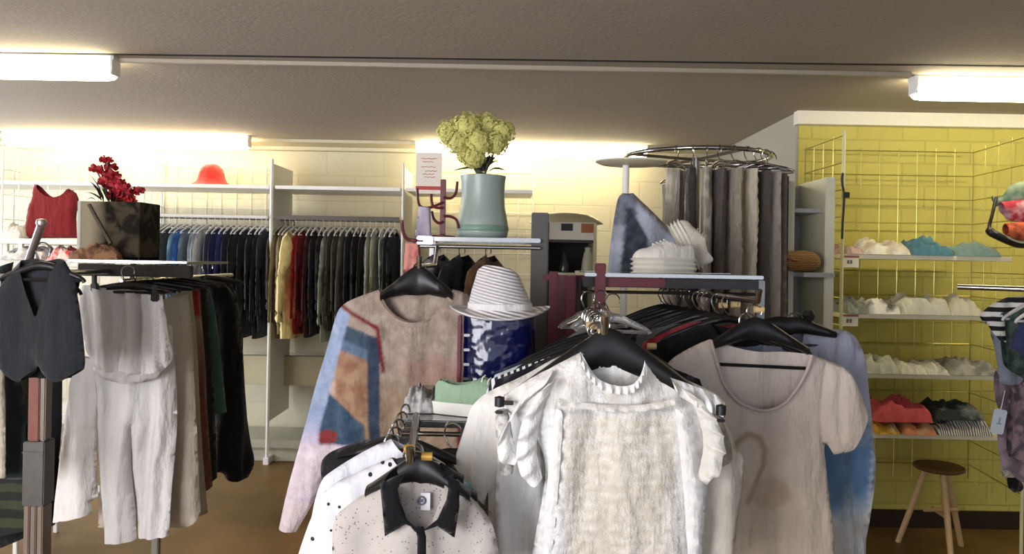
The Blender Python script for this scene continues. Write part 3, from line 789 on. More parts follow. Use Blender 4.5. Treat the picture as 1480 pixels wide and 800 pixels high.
# ================================================================ RING RACK WITH TROUSERS
RC = (X(1008, 3.55), 3.60); RR = .335; RZ = Z(1020, 212, 3.25)
t = thing('ring_rack', 'round chrome clothes rail high above the sneakers, carrying grey trousers', 'clothes rail', (RC[0], RC[1], 0))
bm = bmesh.new(); tube(bm, [(RC[0] + RR * math.cos(a), RC[1] + RR * math.sin(a), RZ) for a in np.linspace(0, 2 * PI, 48, endpoint=False)], .010, 8, closed=True); link('ring', bm, chrome, t)
bm = bmesh.new(); tube(bm, [(RC[0], RC[1], .03), (RC[0], RC[1], RZ)], .018, 12); link('pole', bm, dchrome, t)
for k in range(4):
    a = R(20 + 90 * k); bm = bmesh.new(); tube(bm, [(RC[0], RC[1], RZ - .01), (RC[0] + RR * math.cos(a), RC[1] + RR * math.sin(a), RZ - .005)], .007, 8); link('spoke', bm, chrome, t)
bm = bmesh.new(); lathe(bm, [(0, 0), (.28, 0), (.28, .015), (.04, .035), (0, .035)], (RC[0], RC[1], 0)); link('base', bm, dchrome, t)
def proto_trousers(seed, w=.09, L_=.98, thick=.05):
    """trousers folded in half over a hanger bar, hanging: long narrow slab with leg fold"""
    bm = bmesh.new(); fn = foldfn(.012, 16, seed, .7, -.1, -L_)
    O2 = []
    ol = [(-w, -.10), (w, -.10), (w * 1.02, -.4), (w * 1.08, -L_ * .75), (w * .98, -L_), (.012, -L_ - .008), (-.004, -L_ + .01), (-w * .98, -L_ + .02), (-w * 1.05, -L_ * .7), (-w, -.4)]
    fl = [1, 0, 0, 0, 1, 1, 1, 0, 0, 0]; P2 = []
    for i in range(len(ol)):
        a, b_ = ol[i], ol[(i + 1) % len(ol)]; k = max(1, int(math.hypot(b_[0] - a[0], b_[1] - a[1]) / .025))
        for j in range(k): O2.append((a[0] + (b_[0] - a[0]) * j / k, a[1] + (b_[1] - a[1]) * j / k)); P2.append(bool(fl[i]))
    for side in (-1, 1):
        P, Y, fs = sheet(O2, P2, .025, fn, thick, side, .05)
        vv = [bm.verts.new((p[0], y, p[1])) for p, y in zip(P, Y)]
        for f in fs:
            ff = bm.faces.new([vv[i] for i in f]); ff.normal_update()
            if ff.normal.y * side < 0: ff.normal_flip()
    bmesh.ops.remove_doubles(bm, verts=bm.verts, dist=1e-5)
    me = bpy.data.meshes.new('hanging_trousers'); bm.to_mesh(me); bm.free(); me.shade_smooth(); me.materials.append(None); return me
PT = [proto_trousers(i, .1, .95 + .06 * i) for i in range(3)]
hk, bd = hanger_meshes(.105, .02, thick=.005)
tmpo = link('hanger', hk, chrome, world=False)
bm = bmesh.new(); bm.from_mesh(tmpo.data); me2 = bpy.data.meshes.new('tmp'); bd.to_mesh(me2); bd.free(); bm.from_mesh(me2); HM2 = bpy.data.meshes.new('trouser_hanger'); bm.to_mesh(HM2); bm.free(); HM2.shade_smooth(); HM2.materials.append(chrome)
bpy.data.objects.remove(tmpo)
TR = [(-118, 'd0c6b0', 'pale stone'), (-106, '4c4640', 'charcoal'), (-96, 'b8ae9c', 'light grey'), (-87, '5c544c', 'grey brown'), (-76, 'a09686', 'mid taupe'), (-64, 'c8bea8', 'putty'), (-52, '544e48', 'dark taupe'), (-41, 'a89e90', 'mid grey'), (-29, '6a625a', 'taupe'), (-18, '4a4440', 'smoky dark grey'), (100, '8c8478', 'soft grey'), (60, '746c64', 'ash brown')]
for i, (a, c, nm_) in enumerate(TR):
    x, y = RC[0] + RR * math.cos(R(a)), RC[1] + RR * math.sin(R(a))
    o = bpy.data.objects.new('trousers', PT[i % 3]); COL.objects.link(o); o.location = (x, y, RZ + .005); o.rotation_euler = (0, 0, R(a) + R(rnd.uniform(-6, 6)))
    o.scale = (.78, .75, 1 - .03 * (i % 3)); o.material_slots[0].link = 'OBJECT'; o.material_slots[0].material = fabric(c, .1, 25)
    wh = 'at its left end' if i == 0 else ('at its right end' if i == 9 else ('at the back' if i > 9 else f'next to the {TR[i-1][2]} pair'))
    tag(o, f'{nm_} trousers hanging from the round high rail {wh}', 'trousers', 'grey trousers on the round rail')
    h = bpy.data.objects.new('trouser_hanger', HM2); COL.objects.link(h); h.location = (x, y, RZ + .012); h.rotation_euler = o.rotation_euler
    tag(h, f'chrome hanger carrying the {nm_} trousers on the round rail', 'hanger', 'chrome hangers on the round rail')
# white oval tray at the left of the ring
c = at(912, 239, 3.02); bm = bmesh.new(); lathe(bm, [(0, 0), (.12, .002), (.142, .012), (.142, .018), (0, .02)], (c.x, c.y, c.z), 40, 1, .8)
t = thing('round_display_table', 'white round display table top seen from below, above the denim jacket', 'display stand', (c.x, c.y, 0))
link('top', bm, plain('cream_laminate', 'd8d2b8', .4), t)
bm = bmesh.new(); tube(bm, [(c.x - .02, c.y, 0.02), (c.x - .02, c.y, c.z)], .014, 10); link('pole', bm, whitem, t)
bm = bmesh.new(); lathe(bm, [(0, 0), (.15, 0), (.15, .012), (.02, .03), (0, .03)], (c.x - .02, c.y, 0)); link('base', bm, whitem, t)

# ================================================================ DOMED CABINET
Dd = 3.9
xa_, xb_ = X(779, Dd), X(862, Dd); zt_ = Z(820, 321, Dd); cxm = (xa_ + xb_) / 2
t = thing('display_cabinet', 'open display cabinet with a wide cream domed top, right of the straw hat', 'cabinet', (cxm, Dd, 0))
bm = bmesh.new(); s = Dd / F
lathe(bm, [(0, 17 * s), (20 * s, 16 * s), (38 * s, 12 * s), (50 * s, 5 * s), (56 * s, 0), (50 * s, -1 * s), (0, 0)], (cxm, Dd + .15, zt_), 48, 1, .75)
link('domed_top', bm, plain('cream_gloss', 'b9b28c', .3), t)
dk = plain('dark_grey_board', '3a3832', .5); cw = plain('cream_board', 'c9c4a8', .5)
bm = bmesh.new(); box(bm, xa_, xa_ + .05, Dd, Dd + .3, 0, zt_, .003); link('side_panel', bm, dk, t)
bm = bmesh.new(); box(bm, xb_ - .015, xb_, Dd, Dd + .3, 0, zt_, .003); link('side_panel', bm, cw, t)
z_mid = Z(820, 346, Dd); z_bot = Z(820, 394, Dd)
bm = bmesh.new(); box(bm, xa_ + .05, xb_ - .015, Dd + .002, Dd + .012, z_mid, zt_); link('upper_panel', bm, plain('white_board', 'dcd8c8', .5), t)
for nm_, q, m_ in (('black_label', (811, 828, 323, 333), blackp), ('rust_label', (840, 858, 323, 336), plain('rust_card', 'a4603c', .6))):
    A_, B_ = at(q[0], q[3], Dd), at(q[1], q[2], Dd); bm = bmesh.new(); box(bm, A_.x, B_.x, Dd - .001, Dd + .003, A_.z, B_.z); link(nm_, bm, m_, t, smooth=False)
bm = bmesh.new(); box(bm, xa_ + .05, xb_ - .015, Dd + .28, Dd + .3, 0, z_mid); link('lower_back_panel', bm, plain('black_board', '1c1a16', .6), t)
for z, yy in ((z_mid, 0), (z_bot, 0), (.9, 0), (.4, 0)):
    bm = bmesh.new(); box(bm, xa_ + .05, xb_ - .015, Dd + .01, Dd + .28, z - .015, z, .002); link('shelf', bm, dk if z == z_mid else cw, t)
def boxitem(name, label, cat, px0, px1, py0, py1, D, mat, dep=.06, bev=.003):
    a, b_ = at(px0, py1, D), at(px1, py0, D); bm = bmesh.new(); box(bm, a.x, b_.x, D, D + dep, a.z, b_.z, bev)
    return tag(link(name, bm, mat), label, cat)
bm = bmesh.new(); c = at(849, 394, Dd + .1); s = Dd / F
lathe(bm, [(0, 0), (9 * s, 0), (9.5 * s, 6 * s), (8 * s, 18 * s), (6 * s, 28 * s), (4 * s, 33 * s), (5 * s, 37 * s), (0, 40 * s)], (c.x, c.y, z_bot), 24, 1, .7)
tag(link('bottle', bm, plain('cream_ceramic', 'd4d2b4', .3)), 'cream ceramic bottle on the dark lower shelf of the domed cabinet', 'bottle')
bm = bmesh.new(); c = at(815, 394, Dd + .1)
lathe(bm, [(0, 0), (7 * s, 0), (8 * s, 8 * s), (5 * s, 18 * s), (2 * s, 30 * s), (0, 31 * s)], (c.x, c.y, z_bot), 20)
tag(link('bottle', bm, plain('dark_glass', '3a3c38', .2)), 'small dark bottle on the lower shelf of the domed cabinet', 'bottle')
# ================================================================ SHARED HANGING TOPS
def top_mesh(seed, w=.21, L_=.6, sleeve=.18, thick=.04, res=.02, neck=.05, amp=.012, ndep=.035):
    """a top on a hanger facing -Y; sleeve = 0 for sleeveless.  hook origin at 0"""
    if sleeve:
        ang = [(w + .01, -.15), (w + .03 + sleeve * .35, -.16 - sleeve, 'o'), (w - .045 + sleeve * .25, -.18 - sleeve * 1.02, ''), (w - .03, -.25)]
    else: ang = [(w, -.14, 'o'), (w - .02, -.20, 'o'), (w - .025, -.27)]
    half = [(neck, -.082), (neck * 1.8, -.09)] + ang + [(w - .025, -.36), (w - .005, -L_, 'o')]
    body = [(p[0], p[1], 'o' in (p[2] if len(p) > 2 else '')) for p in half]
    # mirrored: flags belong to the segment start, shift by one
    rev = []
    hb = body[::-1]
    for i, p in enumerate(hb):
        fl = hb[i + 1][2] if i + 1 < len(hb) else True
        rev.append((-p[0], p[1], fl))
    bm = bmesh.new(); fn = foldfn(amp, 8, seed, .5, -.1, -L_)
    for side in (-1, 1):
        nd = ndep if side < 0 else .012
        ol = body + [(0, -L_ - .008, True)] + rev + [(-neck * .6, -.082 - nd * .8, True), (0, -.082 - nd, True), (neck * .6, -.082 - nd * .8, True)]
        O2, P2 = [], []
        for i in range(len(ol)):
            a, b_ = ol[i], ol[(i + 1) % len(ol)]; k = max(1, int(math.hypot(b_[0] - a[0], b_[1] - a[1]) / res))
            for j in range(k): O2.append((a[0] + (b_[0] - a[0]) * j / k, a[1] + (b_[1] - a[1]) * j / k)); P2.append(a[2])
        P, Y, fs = sheet(O2, P2, res, fn, thick, side, .05)
        vv = [bm.verts.new((p[0], y, p[1])) for p, y in zip(P, Y)]
        for f in fs:
            ff = bm.faces.new([vv[i] for i in f]); ff.normal_update()
            if ff.normal.y * side < 0: ff.normal_flip()
    bmesh.ops.remove_doubles(bm, verts=bm.verts, dist=1e-5)
    me = bpy.data.meshes.new('top'); bm.to_mesh(me); bm.free(); me.shade_smooth(); return me
TM = {k: top_mesh(*v) for k, v in {'tee': (1, .205, .62, .15), 'long': (2, .205, .66, .42), 'vest': (3, .17, .6, 0), 'wide': (4, .235, .7, .2), 'short': (5, .19, .5, .12)}.items()}
def hang_top(name, cat, label, kind, px, py, D, yaw, mat, hlabel=None, hmat=None, group=None, hw=.19, sy=1, sc=1, hgroup='black hangers on the central racks', hd=.07):
    """(px,py) = pixel of the hook's contact with its rail"""
    loc = at(px, py, D)
    me = TM[kind].copy(); me.materials.clear(); me.materials.append(mat)
    o = bpy.data.objects.new(name, me); COL.objects.link(o); o.location = loc; o.rotation_euler = (0, 0, yaw); o.scale = (sc, sy, sc)
    tag(o, label, cat, group)
    if hlabel: make_hanger('hanger', hlabel, loc, yaw, hmat or blackp, hw * sc, hd, .007, hgroup)
    return o

# ================================================================ RACK A (maroon frame, mirrored tray) -----------------------
ZA = Z(970, 396, 2.35)
ax0, ax1 = X(845, 2.35), X(1104, 2.35)
t = thing('maroon_display_rack', 'maroon framed display rack with a glass tray holding the white sneakers', 'display rack', ((ax0 + ax1) / 2, 2.5, 0))
bm = bmesh.new(); box(bm, ax0, ax1, 2.36, 2.70, ZA - .010, ZA - .001, .002); link('glass_tray', bm, plain('grey_glass', '5c6460', .08, coat=.5), t)
for n_, (y0, y1, x0_, x1_) in enumerate(((2.345, 2.36, ax0, ax1), (2.70, 2.715, ax0, ax1))):
    bm = bmesh.new(); box(bm, x0_, x1_, y0, y1, ZA - .011, ZA, .002); link('tray_edge', bm, chrome, t)
bm = bmesh.new(); box(bm, ax0, ax1, 2.39, 2.42, ZA - .045, ZA - .014, .003); link('front_beam', bm, plain('dark_beam', '2a2422', .35, .4), t)
bm = bmesh.new(); box(bm, X(872, 2.38), X(962, 2.38), 2.37, 2.388, ZA - .042, ZA - .014, .003); link('red_beam', bm, maroon, t)
bm = bmesh.new(); tube(bm, [(ax0, 2.40, ZA - .06), (ax1, 2.40, ZA - .06)], .005, 8); link('lower_rail', bm, dchrome, t)
for px, D, yt in ((868, 2.36, 380), (800, 2.75, 392), (826, 2.72, 398)):
    p = at(px, yt, D); bm = bmesh.new(); box(bm, p.x - .016, p.x + .016, D - .016, D + .016, 0, p.z, .003); link('upright', bm, maroon, t)
bm = bmesh.new(); box(bm, X(785, 2.75), X(870, 2.75), 2.74, 2.765, Z(820, 405, 2.75), Z(820, 397, 2.75), .002); link('cross_beam', bm, maroon, t)
bm = bmesh.new(); box(bm, X(800, 2.75), X(840, 2.75), 2.735, 2.75, Z(820, 490, 2.75), Z(820, 402, 2.75), .002); link('rear_panel', bm, plain('dark_maroon_panel', '4a1c1e', .4), t)
for px in (1098,):
    p = at(px, 400, 2.62); bm = bmesh.new(); box(bm, p.x - .013, p.x + .013, 2.60, 2.63, 0, ZA - .02, .003); link('upright', bm, dchrome, t)
# feet
bm = bmesh.new(); box(bm, ax0, ax1, 2.34, 2.38, 0.0, .04, .004); box(bm, ax0, ax1, 2.66, 2.70, 0, .04, .004); link('foot_frame', bm, maroon, t)
# front arm that carries the blouses
ZR1 = Z(868, 473, 1.58) 
bm = bmesh.new(); tube(bm, [(X(868, 2.36), 2.38, ZR1 + .0), (X(868, 2.36) - .02, 2.0, ZR1), (X(875, 1.5), 1.50, ZR1), (X(875, 1.5), 1.495, ZR1 + .03)], .008, 8); link('front_arm', bm, chrome, t)
pA, pB = at(1092, 439, 1.98), at(958, 414, 2.66)
ZR2 = (pA.z + pB.z) / 2
bm = bmesh.new(); tube(bm, [(pA.x, pA.y - .03, ZR2 + .03), (pA.x, pA.y - .02, ZR2), (pB.x, pB.y, ZR2), (pB.x, 2.68, ZR2), (pB.x, 2.70, ZA - .02)], .008, 8); link('side_arm', bm, chrome, t)

def railpt(D):
    k = (D - pA.y) / (pB.y - pA.y); w_ = Vector((pA.x + (pB.x - pA.x) * k, D, ZR2 + .008)); return proj(w_)
GA = 'tops hanging on the side arm of the maroon rack'
black = fabric('121214', .15); charc = fabric('2a2a2e', .15)
for D, kind, m, nm_, lb, yaw, extra in (
        (2.64, 'wide', black, 'top', 'wide black top deepest on the side arm, under the sneakers', -10, 0),
        (2.60, 'tee', charc, 'top', 'charcoal top near the back of the side arm, under the sneakers', -14, 0),
        (2.55, 'long', black, 'blouse', 'black long sleeved top second from the back of the side arm', -10, 0),
        (2.48, 'wide', fabric('1c1c20', .2), 'blouse', 'wide black top in the middle of the side arm', -16, 0),
        (2.41, 'tee', fabric('3c3a3c', .15), 'blouse', 'dark grey top in the middle of the side arm', -12, 0),
        (2.34, 'long', black, 'blouse', 'black long sleeved top in front of the dark grey one', -18, 0),
        (2.27, 'wide', fabric('59625f', .15), 'blouse', 'slate green grey top showing its left shoulder', -20, 0),
        (2.305, 'wide', fabric('161618'), 'blouse', 'black top between the slate green and dark grey ones on the side arm', -12, 0),
        (2.20, 'tee', fabric('96303c', .12), 'blouse', 'crimson red top showing a thin sloping left shoulder', -22, 0),
        (2.13, 'tee', fabric('17171a', .15), 'blouse', 'black top directly behind the pinkish tee', -14, 0),
        ):
    px, py = railpt(D)
    hang_top('hanging_blouse', 'top', lb, kind, px, py, D, R(yaw), m, f'black hanger holding the {lb.split(" top")[0]} top on the side arm', group=GA, hgroup='black hangers on the side arm')
# small size beads on the hooks
for k, (px, py, D) in enumerate(((1045, 441, 2.3), (1063, 440, 2.2), (1097, 447, 1.99), (872, 481, 1.60), (855, 470, 1.75), (942, 500, 2.1))):
    bm = bmesh.new(); p = at(px, py, D); tube(bm, [p + Vector((-.012, 0, 0)), p + Vector((.012, 0, 0))], .009, 10)
    lb = ['leftmost beige size ring above the pinkish tee', 'middle beige size ring above the pinkish tee', 'pale orange size ring right above the pinkish tee', 'cream size ring at the hook of the white lace blouse', 'tan size ring just left of the lace blouse hook', 'pale size ring on the red strap between blouse and tee'][k]
    tag(link('size_ring', bm, goldm), lb, 'size ring', 'beige size rings on the hangers')

# ---- pink-beige scoop tee
def c_tee(px, py):
    c = mixc('d0c4b8', 'c2b29e', (py - 520) / 280)
    d = 1e9
    # faded print: curl and leaf
    path = [(1050, 660), (1062, 640), (1078, 625), (1094, 630), (1103, 648), (1102, 670), (1090, 695), (1078, 722)]
    for (a, b_), (c_, d_) in zip(path, path[1:]):
        vx, vy = c_ - a, d_ - b_; tt = max(0, min(1, ((px - a) * vx + (py - b_) * vy) / (vx * vx + vy * vy)))
        d = min(d, math.hypot(px - a - tt * vx, py - b_ - tt * vy))
    c = mixc(c, '8a7762', .6 * max(0, min(1, (5.5 - d) / 2.5)))
    e = ((px - 1113) / 26) ** 2 + ((py - 712) / 24) ** 2 - .35 * nz(px * .08, py * .08)
    c = mixc(c, '9c8570', .4 * max(0, min(1, (1.15 - e) / .3)))
    # hem rib of the neck
    return c
def tee_seam(x, z):
    y = 0
    for sx, x0 in ((1, .186), (-1, -.215)):
        if -.31 < z < -.05:
            xl = x0 + sx * (-.012 * math.sin((z + .05) / -.26 * PI)); k = min(1, (z + .31) / .04, (-.05 - z) / .03)
            y += k * (.010 * math.exp(-((x - xl) / .006) ** 2) - .006 * math.exp(-((x - xl - sx * .022) / .011) ** 2) + .006 * math.exp(-((x - xl - sx * .045) / .010) ** 2))
    return y
tee = garment('scoop_tee', [(1173, 512, 's'), (1190, 518), (1222, 530), (1240, 560), (1256, 596, 'so'), (1228, 650, 's'), (1202, 655, 's'), (1190, 632), (1194, 700), (1200, 760), (1204, 840, 'so'), (985, 850, 's'), (975, 760), (985, 660), (968, 640, 's'), (945, 625, 's'), (930, 612), (948, 545), (966, 520), (1000, 500), (1027, 490, 's')],
              [(1036, 520), (1046, 552), (1064, 577), (1085, 588), (1108, 592), (1132, 583), (1152, 560), (1166, 535)], [(1060, 502), (1100, 510), (1140, 509)],
              1.98, R(4), fabric(None, .07, 18, attr='col', key='tee'), .05, .0085, foldfn(.010, 7, 3, .35, 0, -.5), colfn=c_tee, extra=tee_seam,
              label='pinkish beige scoop neck tee with a faded curl print, right of the lace blouse', cat='tee', edge=.07)
bm = bmesh.new(); pts = [at(x, y, 1.955) for x, y in ((1027, 491), (1036, 521), (1046, 552), (1064, 577), (1085, 589), (1108, 593), (1132, 584), (1152, 561), (1166, 536), (1173, 513))]
tube(bm, smoothpts(pts, 4), .0045, 8)
nb = link('neck_band', bm, fabric('c8b8b2', .06)); nb.parent = tee; nb.matrix_parent_inverse = tee.matrix_world.inverted() if False else Matrix.Identity(4)
def adopt(child, par):
    """parent a world-placed mesh to a (rotated) thing keeping its place"""
    bpy.context.view_layer.update()
    child.parent = par; child.matrix_parent_inverse = Matrix.Identity(4)
    Mw = Matrix.LocRotScale(par.location, par.rotation_euler, par.scale)
    Mc = Matrix.LocRotScale(child.location, child.rotation_euler, child.scale)
    m = Mw.inverted() @ Mc; l, r, s_ = m.decompose(); child.location = l; child.rotation_euler = r.to_euler(); child.scale = s_
nb.parent = None; adopt(nb, tee)
def big_hanger(label, hook, l, r, D, yaw=0, mat=blackp, th=.011, neckpx=None, barpx=None, group='wide black coat hangers'):
    """padded plastic hanger drawn between its two shoulder tips (pixels)"""
    H = at(hook[0], hook[1], D); t = thing('hanger', label, 'hanger', H, 0, group)
    nk = at(neckpx[0], neckpx[1], D); A, B = at(l[0], l[1], D - .005), at(r[0], r[1], D - .005)
    bm = bmesh.new(); P = [A, A.lerp(nk, .35) + Vector((0, 0, .004)), A.lerp(nk, .75) + Vector((0, 0, .008)), nk, B.lerp(nk, .75) + Vector((0, 0, .008)), B.lerp(nk, .35) + Vector((0, 0, .004)), B]
    S = smoothpts(P, 5)
    L_ = (B - A).length
    # deep flattened arms
    rings = []
    for p in S:
        k = abs((p - nk).length) / (L_ / 2); h = th * (2.3 - 1.5 * min(1, k)); d_ = th * (.9 + .9 * min(1, k))
        rings.append([bm.verts.new(p + Vector((0, math.cos(a) * d_, math.sin(a) * h - h * .5))) for a in np.linspace(0, 2 * PI, 10, endpoint=False)])
    for X1, X2 in zip(rings, rings[1:]):
        for j in range(10): bm.faces.new((X1[j], X1[(j + 1) % 10], X2[(j + 1) % 10], X2[j]))
    bm.faces.new(rings[0][::-1]); bm.faces.new(rings[-1])
    link('hanger_arm', bm, mat, t)
    if barpx:
        bm = bmesh.new(); a, b_ = at(*barpx[0], D + .01), at(*barpx[1], D + .01); tube(bm, [a, b_], .0045, 8); link('trouser_bar', bm, mat, t)
    bm = bmesh.new(); r_ = .02; top = H
    pts = [top + Vector((r_ * math.cos(a), 0, -r_ + r_ * math.sin(a))) for a in np.linspace(-.3, PI, 12)]
    pts += [Vector((top.x - r_, top.y, top.z - r_ - .01)).lerp(nk, .5), nk]
    tube(bm, pts, .0025, 8); link('hook', bm, chrome, t)
    return t
big_hanger('wide black hanger in the neck of the pinkish beige tee', (1090, 440), (1026, 497), (1166, 503), 1.985, barpx=((1038, 526), (1164, 532)), neckpx=(1092, 466), th=.014)
# grey blue top inside the tee's neck
hang_top('hanging_shirt', 'shirt', 'slate grey shirt seen through the neck of the pinkish beige tee', 'tee', 1080, 452, 2.06, R(2), fabric('6f7580', .12), 'black hanger of the slate grey shirt behind the tee', group=None)
# ---- pale tie dye jacket behind
def c_dye(px, py):
    n_ = nz(px * .05, py * .03, 4) + .5 * nz(px * .15, py * .1, 5)
    v = (py + 30 * n_ - 8)
    if v < 600: c = mixc('a2a4b4', 'b4b8cc', (v - 480) / 120 + .5 * nz(px * .05, py * .02, 8))
    elif v < 640: c = mixc('9aa4b4', '56728f', (v - 600) / 40)
    elif v < 700: c = mixc('56728f', '5e7f9f', (v - 640) / 60 + n_)
    elif v < 740: c = mixc('5e7f9f', 'b9bdc0', (v - 700) / 40)
    else: c = mixc('b0b0ac', 'cccdca', n_ + .5)
    if px > 1262 - (py - 600) * .02 and py > 600: c = mixc(c, 'c8c8c4', .7)
    return c
dye = garment('tie_dye_jacket', [(1160, 478, 's'), (1206, 472), (1236, 482), (1250, 510), (1256, 560), (1264, 630), (1270, 690), (1264, 760), (1256, 860, 'so'), (1190, 860, 's'), (1195, 760), (1190, 850, 'so'), (1010, 850, 's'), (1010, 560), (1020, 500), (1080, 478), (1120, 476, 's')],
                [(1125, 500), (1140, 506), (1155, 500)], [(1140, 478)], 2.22, R(-8), fabric(None, .08, 14, attr='col', key='dye'), .06, .014, foldfn(.022, 11, 8, .6, 0, -.6), colfn=c_dye,
                label='pale grey and blue dip-dyed jacket hanging behind the pinkish beige tee', cat='jacket', edge=.08)
big_hanger('black hanger with a round end knob in the dip-dyed jacket', (1148, 452), (1060, 474), (1206, 480), 2.17, neckpx=(1140, 464), th=.012, barpx=((1150, 500), (1206, 497)))
bm = bmesh.new(); lathe(bm, [(0, -.017), (.012, -.014), (.018, 0), (.012, .014), (0, .017)], at(1169, 455, 2.17), 16); lathe(bm, [(.004, -.03), (.008, -.03), (.008, -.01), (.004, -.01)], at(1169, 455, 2.17), 10)
tag(link('security_tag', bm, blackp), 'round black knob standing above the hanger of the dip-dyed jacket', 'security tag')

# ================================================================ THE WHITE LACE BLOUSE
DBL = 1.58
def c_lace(px, py):
    n_ = nz(px * .09, py * .3, 5); m_ = nz(px * .02, py * .012, 6)
    row = math.sin(py * .42 + 3 * nz(px * .05, py * .02, 2))
    ctr = min(1, max(0, (px - 800) / 24)) * min(1, max(0, (985 - px) / 24)) * min(1, max(0, (py - 588) / 14))
    side = mixc('dededc', 'f4f4f2', .5 + .3 * row + .6 * n_)
    mid = mixc('cfc5b2', 'ebe6da', .45 + .22 * row + .9 * n_ + .7 * m_)
    c = mixc(side, mid, ctr * .9)
    if py < 586: c = mixc('eae9e4', 'd4d0c6', .4 + 1.2 * nz(px * .05, py * .05, 3))
    yy = 584 + 6 * abs(math.sin((px - 800) * .05))
    if 800 < px < 985: c = mixc(c, '8a8478', .7 * max(0, 1 - abs(py - yy) / 2.4))
    return c
def lace_disp(x, z):
    return .0022 * math.sin(z * 2 * PI / .016 + 2 * nz(x * 8, z * 6)) + .003 * nz(x * 45, z * 70)
m_lace = fabric(None, .10, 60, bump=.8, weave=260, attr='col', key='lace')
bl = garment('lace_blouse', [(932, 520, 's'), (950, 532), (982, 546), (1020, 560), (1046, 574), (1040, 592), (1030, 606), (1026, 660), (1022, 710), (1016, 770), (1014, 850, 'so'), (764, 850, 's'), (770, 780), (782, 720), (790, 670), (775, 625), (745, 600), (728, 590), (722, 574), (760, 548), (802, 526), (838, 507, 's')],
             [(850, 530), (866, 548), (890, 556), (915, 555), (926, 540)], [(870, 528), (900, 530)], DBL, R(2), m_lace, .07, .0085,
             foldfn(.012, 8, 5, .45, 0, -.35), colfn=c_lace, extra=lace_disp, label='white lace blouse with ruffled sleeves hanging nearest the camera', cat='blouse', edge=.08)
def ruffle(name, path, D, dvec, par, mat, waves=10, amp=.012, rows=7, bulge=.02, seed=0, taper=True, mat_in=None):
    P = smoothpts([at(x, y, D + (p[2] if len(p) > 2 else 0)) for p in path for x, y in [(p[0], p[1])]], 14)
    n_ = len(P); bm = bmesh.new(); g = []
    s = D / F
    for i, p in enumerate(P):
        t = i / (n_ - 1); tg = (P[min(i + 1, n_ - 1)] - P[max(i - 1, 0)]).normalized()
        dv = Vector(dvec(t)) if callable(dvec) else Vector(dvec)
        dv = Vector((dv.x * s, 0, -dv.y * s)); ln = (math.sin(PI * min(1, max(0, t * .94 + .03))) ** .35) if taper else 1
        row = []
        for j in range(rows):
            v = j / (rows - 1)
            ph = waves * 2 * PI * t + 1.5 * nz(t * 5, seed)
            off = math.sin(ph) * amp * v ** .8 + .4 * amp * nz(t * 20, v * 3, seed)
            row.append(bm.verts.new(p + dv * v * ln + Vector((0, -bulge * math.sin(v * PI * .7) - off, 0)) + tg * (.35 * amp * math.cos(ph) * v)))
        g.append(row)
    for i in range(n_ - 1):
        for j in range(rows - 1): bm.faces.new((g[i][j], g[i][j + 1], g[i + 1][j + 1], g[i + 1][j]))
    o = link(name, bm, mat); adopt(o, par); return o
m_w1 = fabric('ebeae6', .08, 40, bump=.6, weave=300); m_w2 = fabric('dedcd2', .1, 40, bump=.6, weave=300)
ruffle('sleeve_ruffle', [(800, 532), (765, 560), (742, 592), (738, 625), (752, 650)], DBL - .04, lambda t: (-14 - 6 * t, 30 + 8 * t), bl, m_w1, 4, .008)
ruffle('sleeve_ruffle', [(806, 545), (788, 580), (778, 620), (776, 655), (784, 690)], DBL - .05, lambda t: (-30, 14 + 6 * t), bl, m_w1, 5, .008, seed=3)
ruffle('sleeve_ruffle', [(968, 545), (1000, 556), (1030, 568), (1046, 580)], DBL - .03, lambda t: (6 - 4 * t, 30), bl, m_w1, 4, .008, seed=4)
ruffle('sleeve_ruffle', [(985, 560), (1004, 590), (1014, 620), (1016, 650), (1008, 690)], DBL - .04, lambda t: (30, 12), bl, m_w2, 5, .008, seed=6)
ruffle('neck_ruffle', [(838, 507), (850, 532), (868, 549), (892, 557), (914, 555), (926, 541), (932, 520)], DBL - .045, (0, 12), bl, m_w1, 12, .005, 5, .006, 2, False)
ruffle('yoke_ruffle', [(806, 575), (850, 582), (890, 585), (930, 584), (975, 576)], DBL - .045, (0, 9), bl, m_w2, 7, .003, 5, .006, 5, False)
ruffle('side_ruffle', [(804, 590), (796, 650), (790, 710), (786, 770), (784, 830)], DBL - .05, (16, 3), bl, m_w1, 8, .004, 6, .005, 8, True)
ruffle('side_ruffle', [(976, 590), (982, 650), (988, 710), (992, 770), (996, 830)], DBL - .05, (18, 4), bl, m_w1, 8, .004, 6, .005, 9, True)
big_hanger('wide black hanger in the neck of the white lace blouse', (868, 468), (728, 577), (1042, 588), 1.60, neckpx=(880, 487), th=.019)
for k, (px, py) in enumerate(((722, 580), (1042, 592))):
    bm = bmesh.new(); p = at(px, py, DBL - .055); lathe(bm, [(0, -.012), (.010, -.009), (.010, .009), (0, .012)], p, 14)
    box(bm, p.x - .004, p.x + .028 * (1 if k == 0 else -1), p.y - .005, p.y + .005, p.z - .006, p.z + .002, .001) if k == 0 else None
    box(bm, p.x - .009, p.x + .008, p.y - .006, p.y + .006, p.z - .024, p.z - .018, .002)
    tag(link('hanger_clip', bm, blackp), ['black hanger clip at the left shoulder of the lace blouse', 'black hanger clip at the right shoulder of the lace blouse'][k], 'clip', 'black hanger clips')
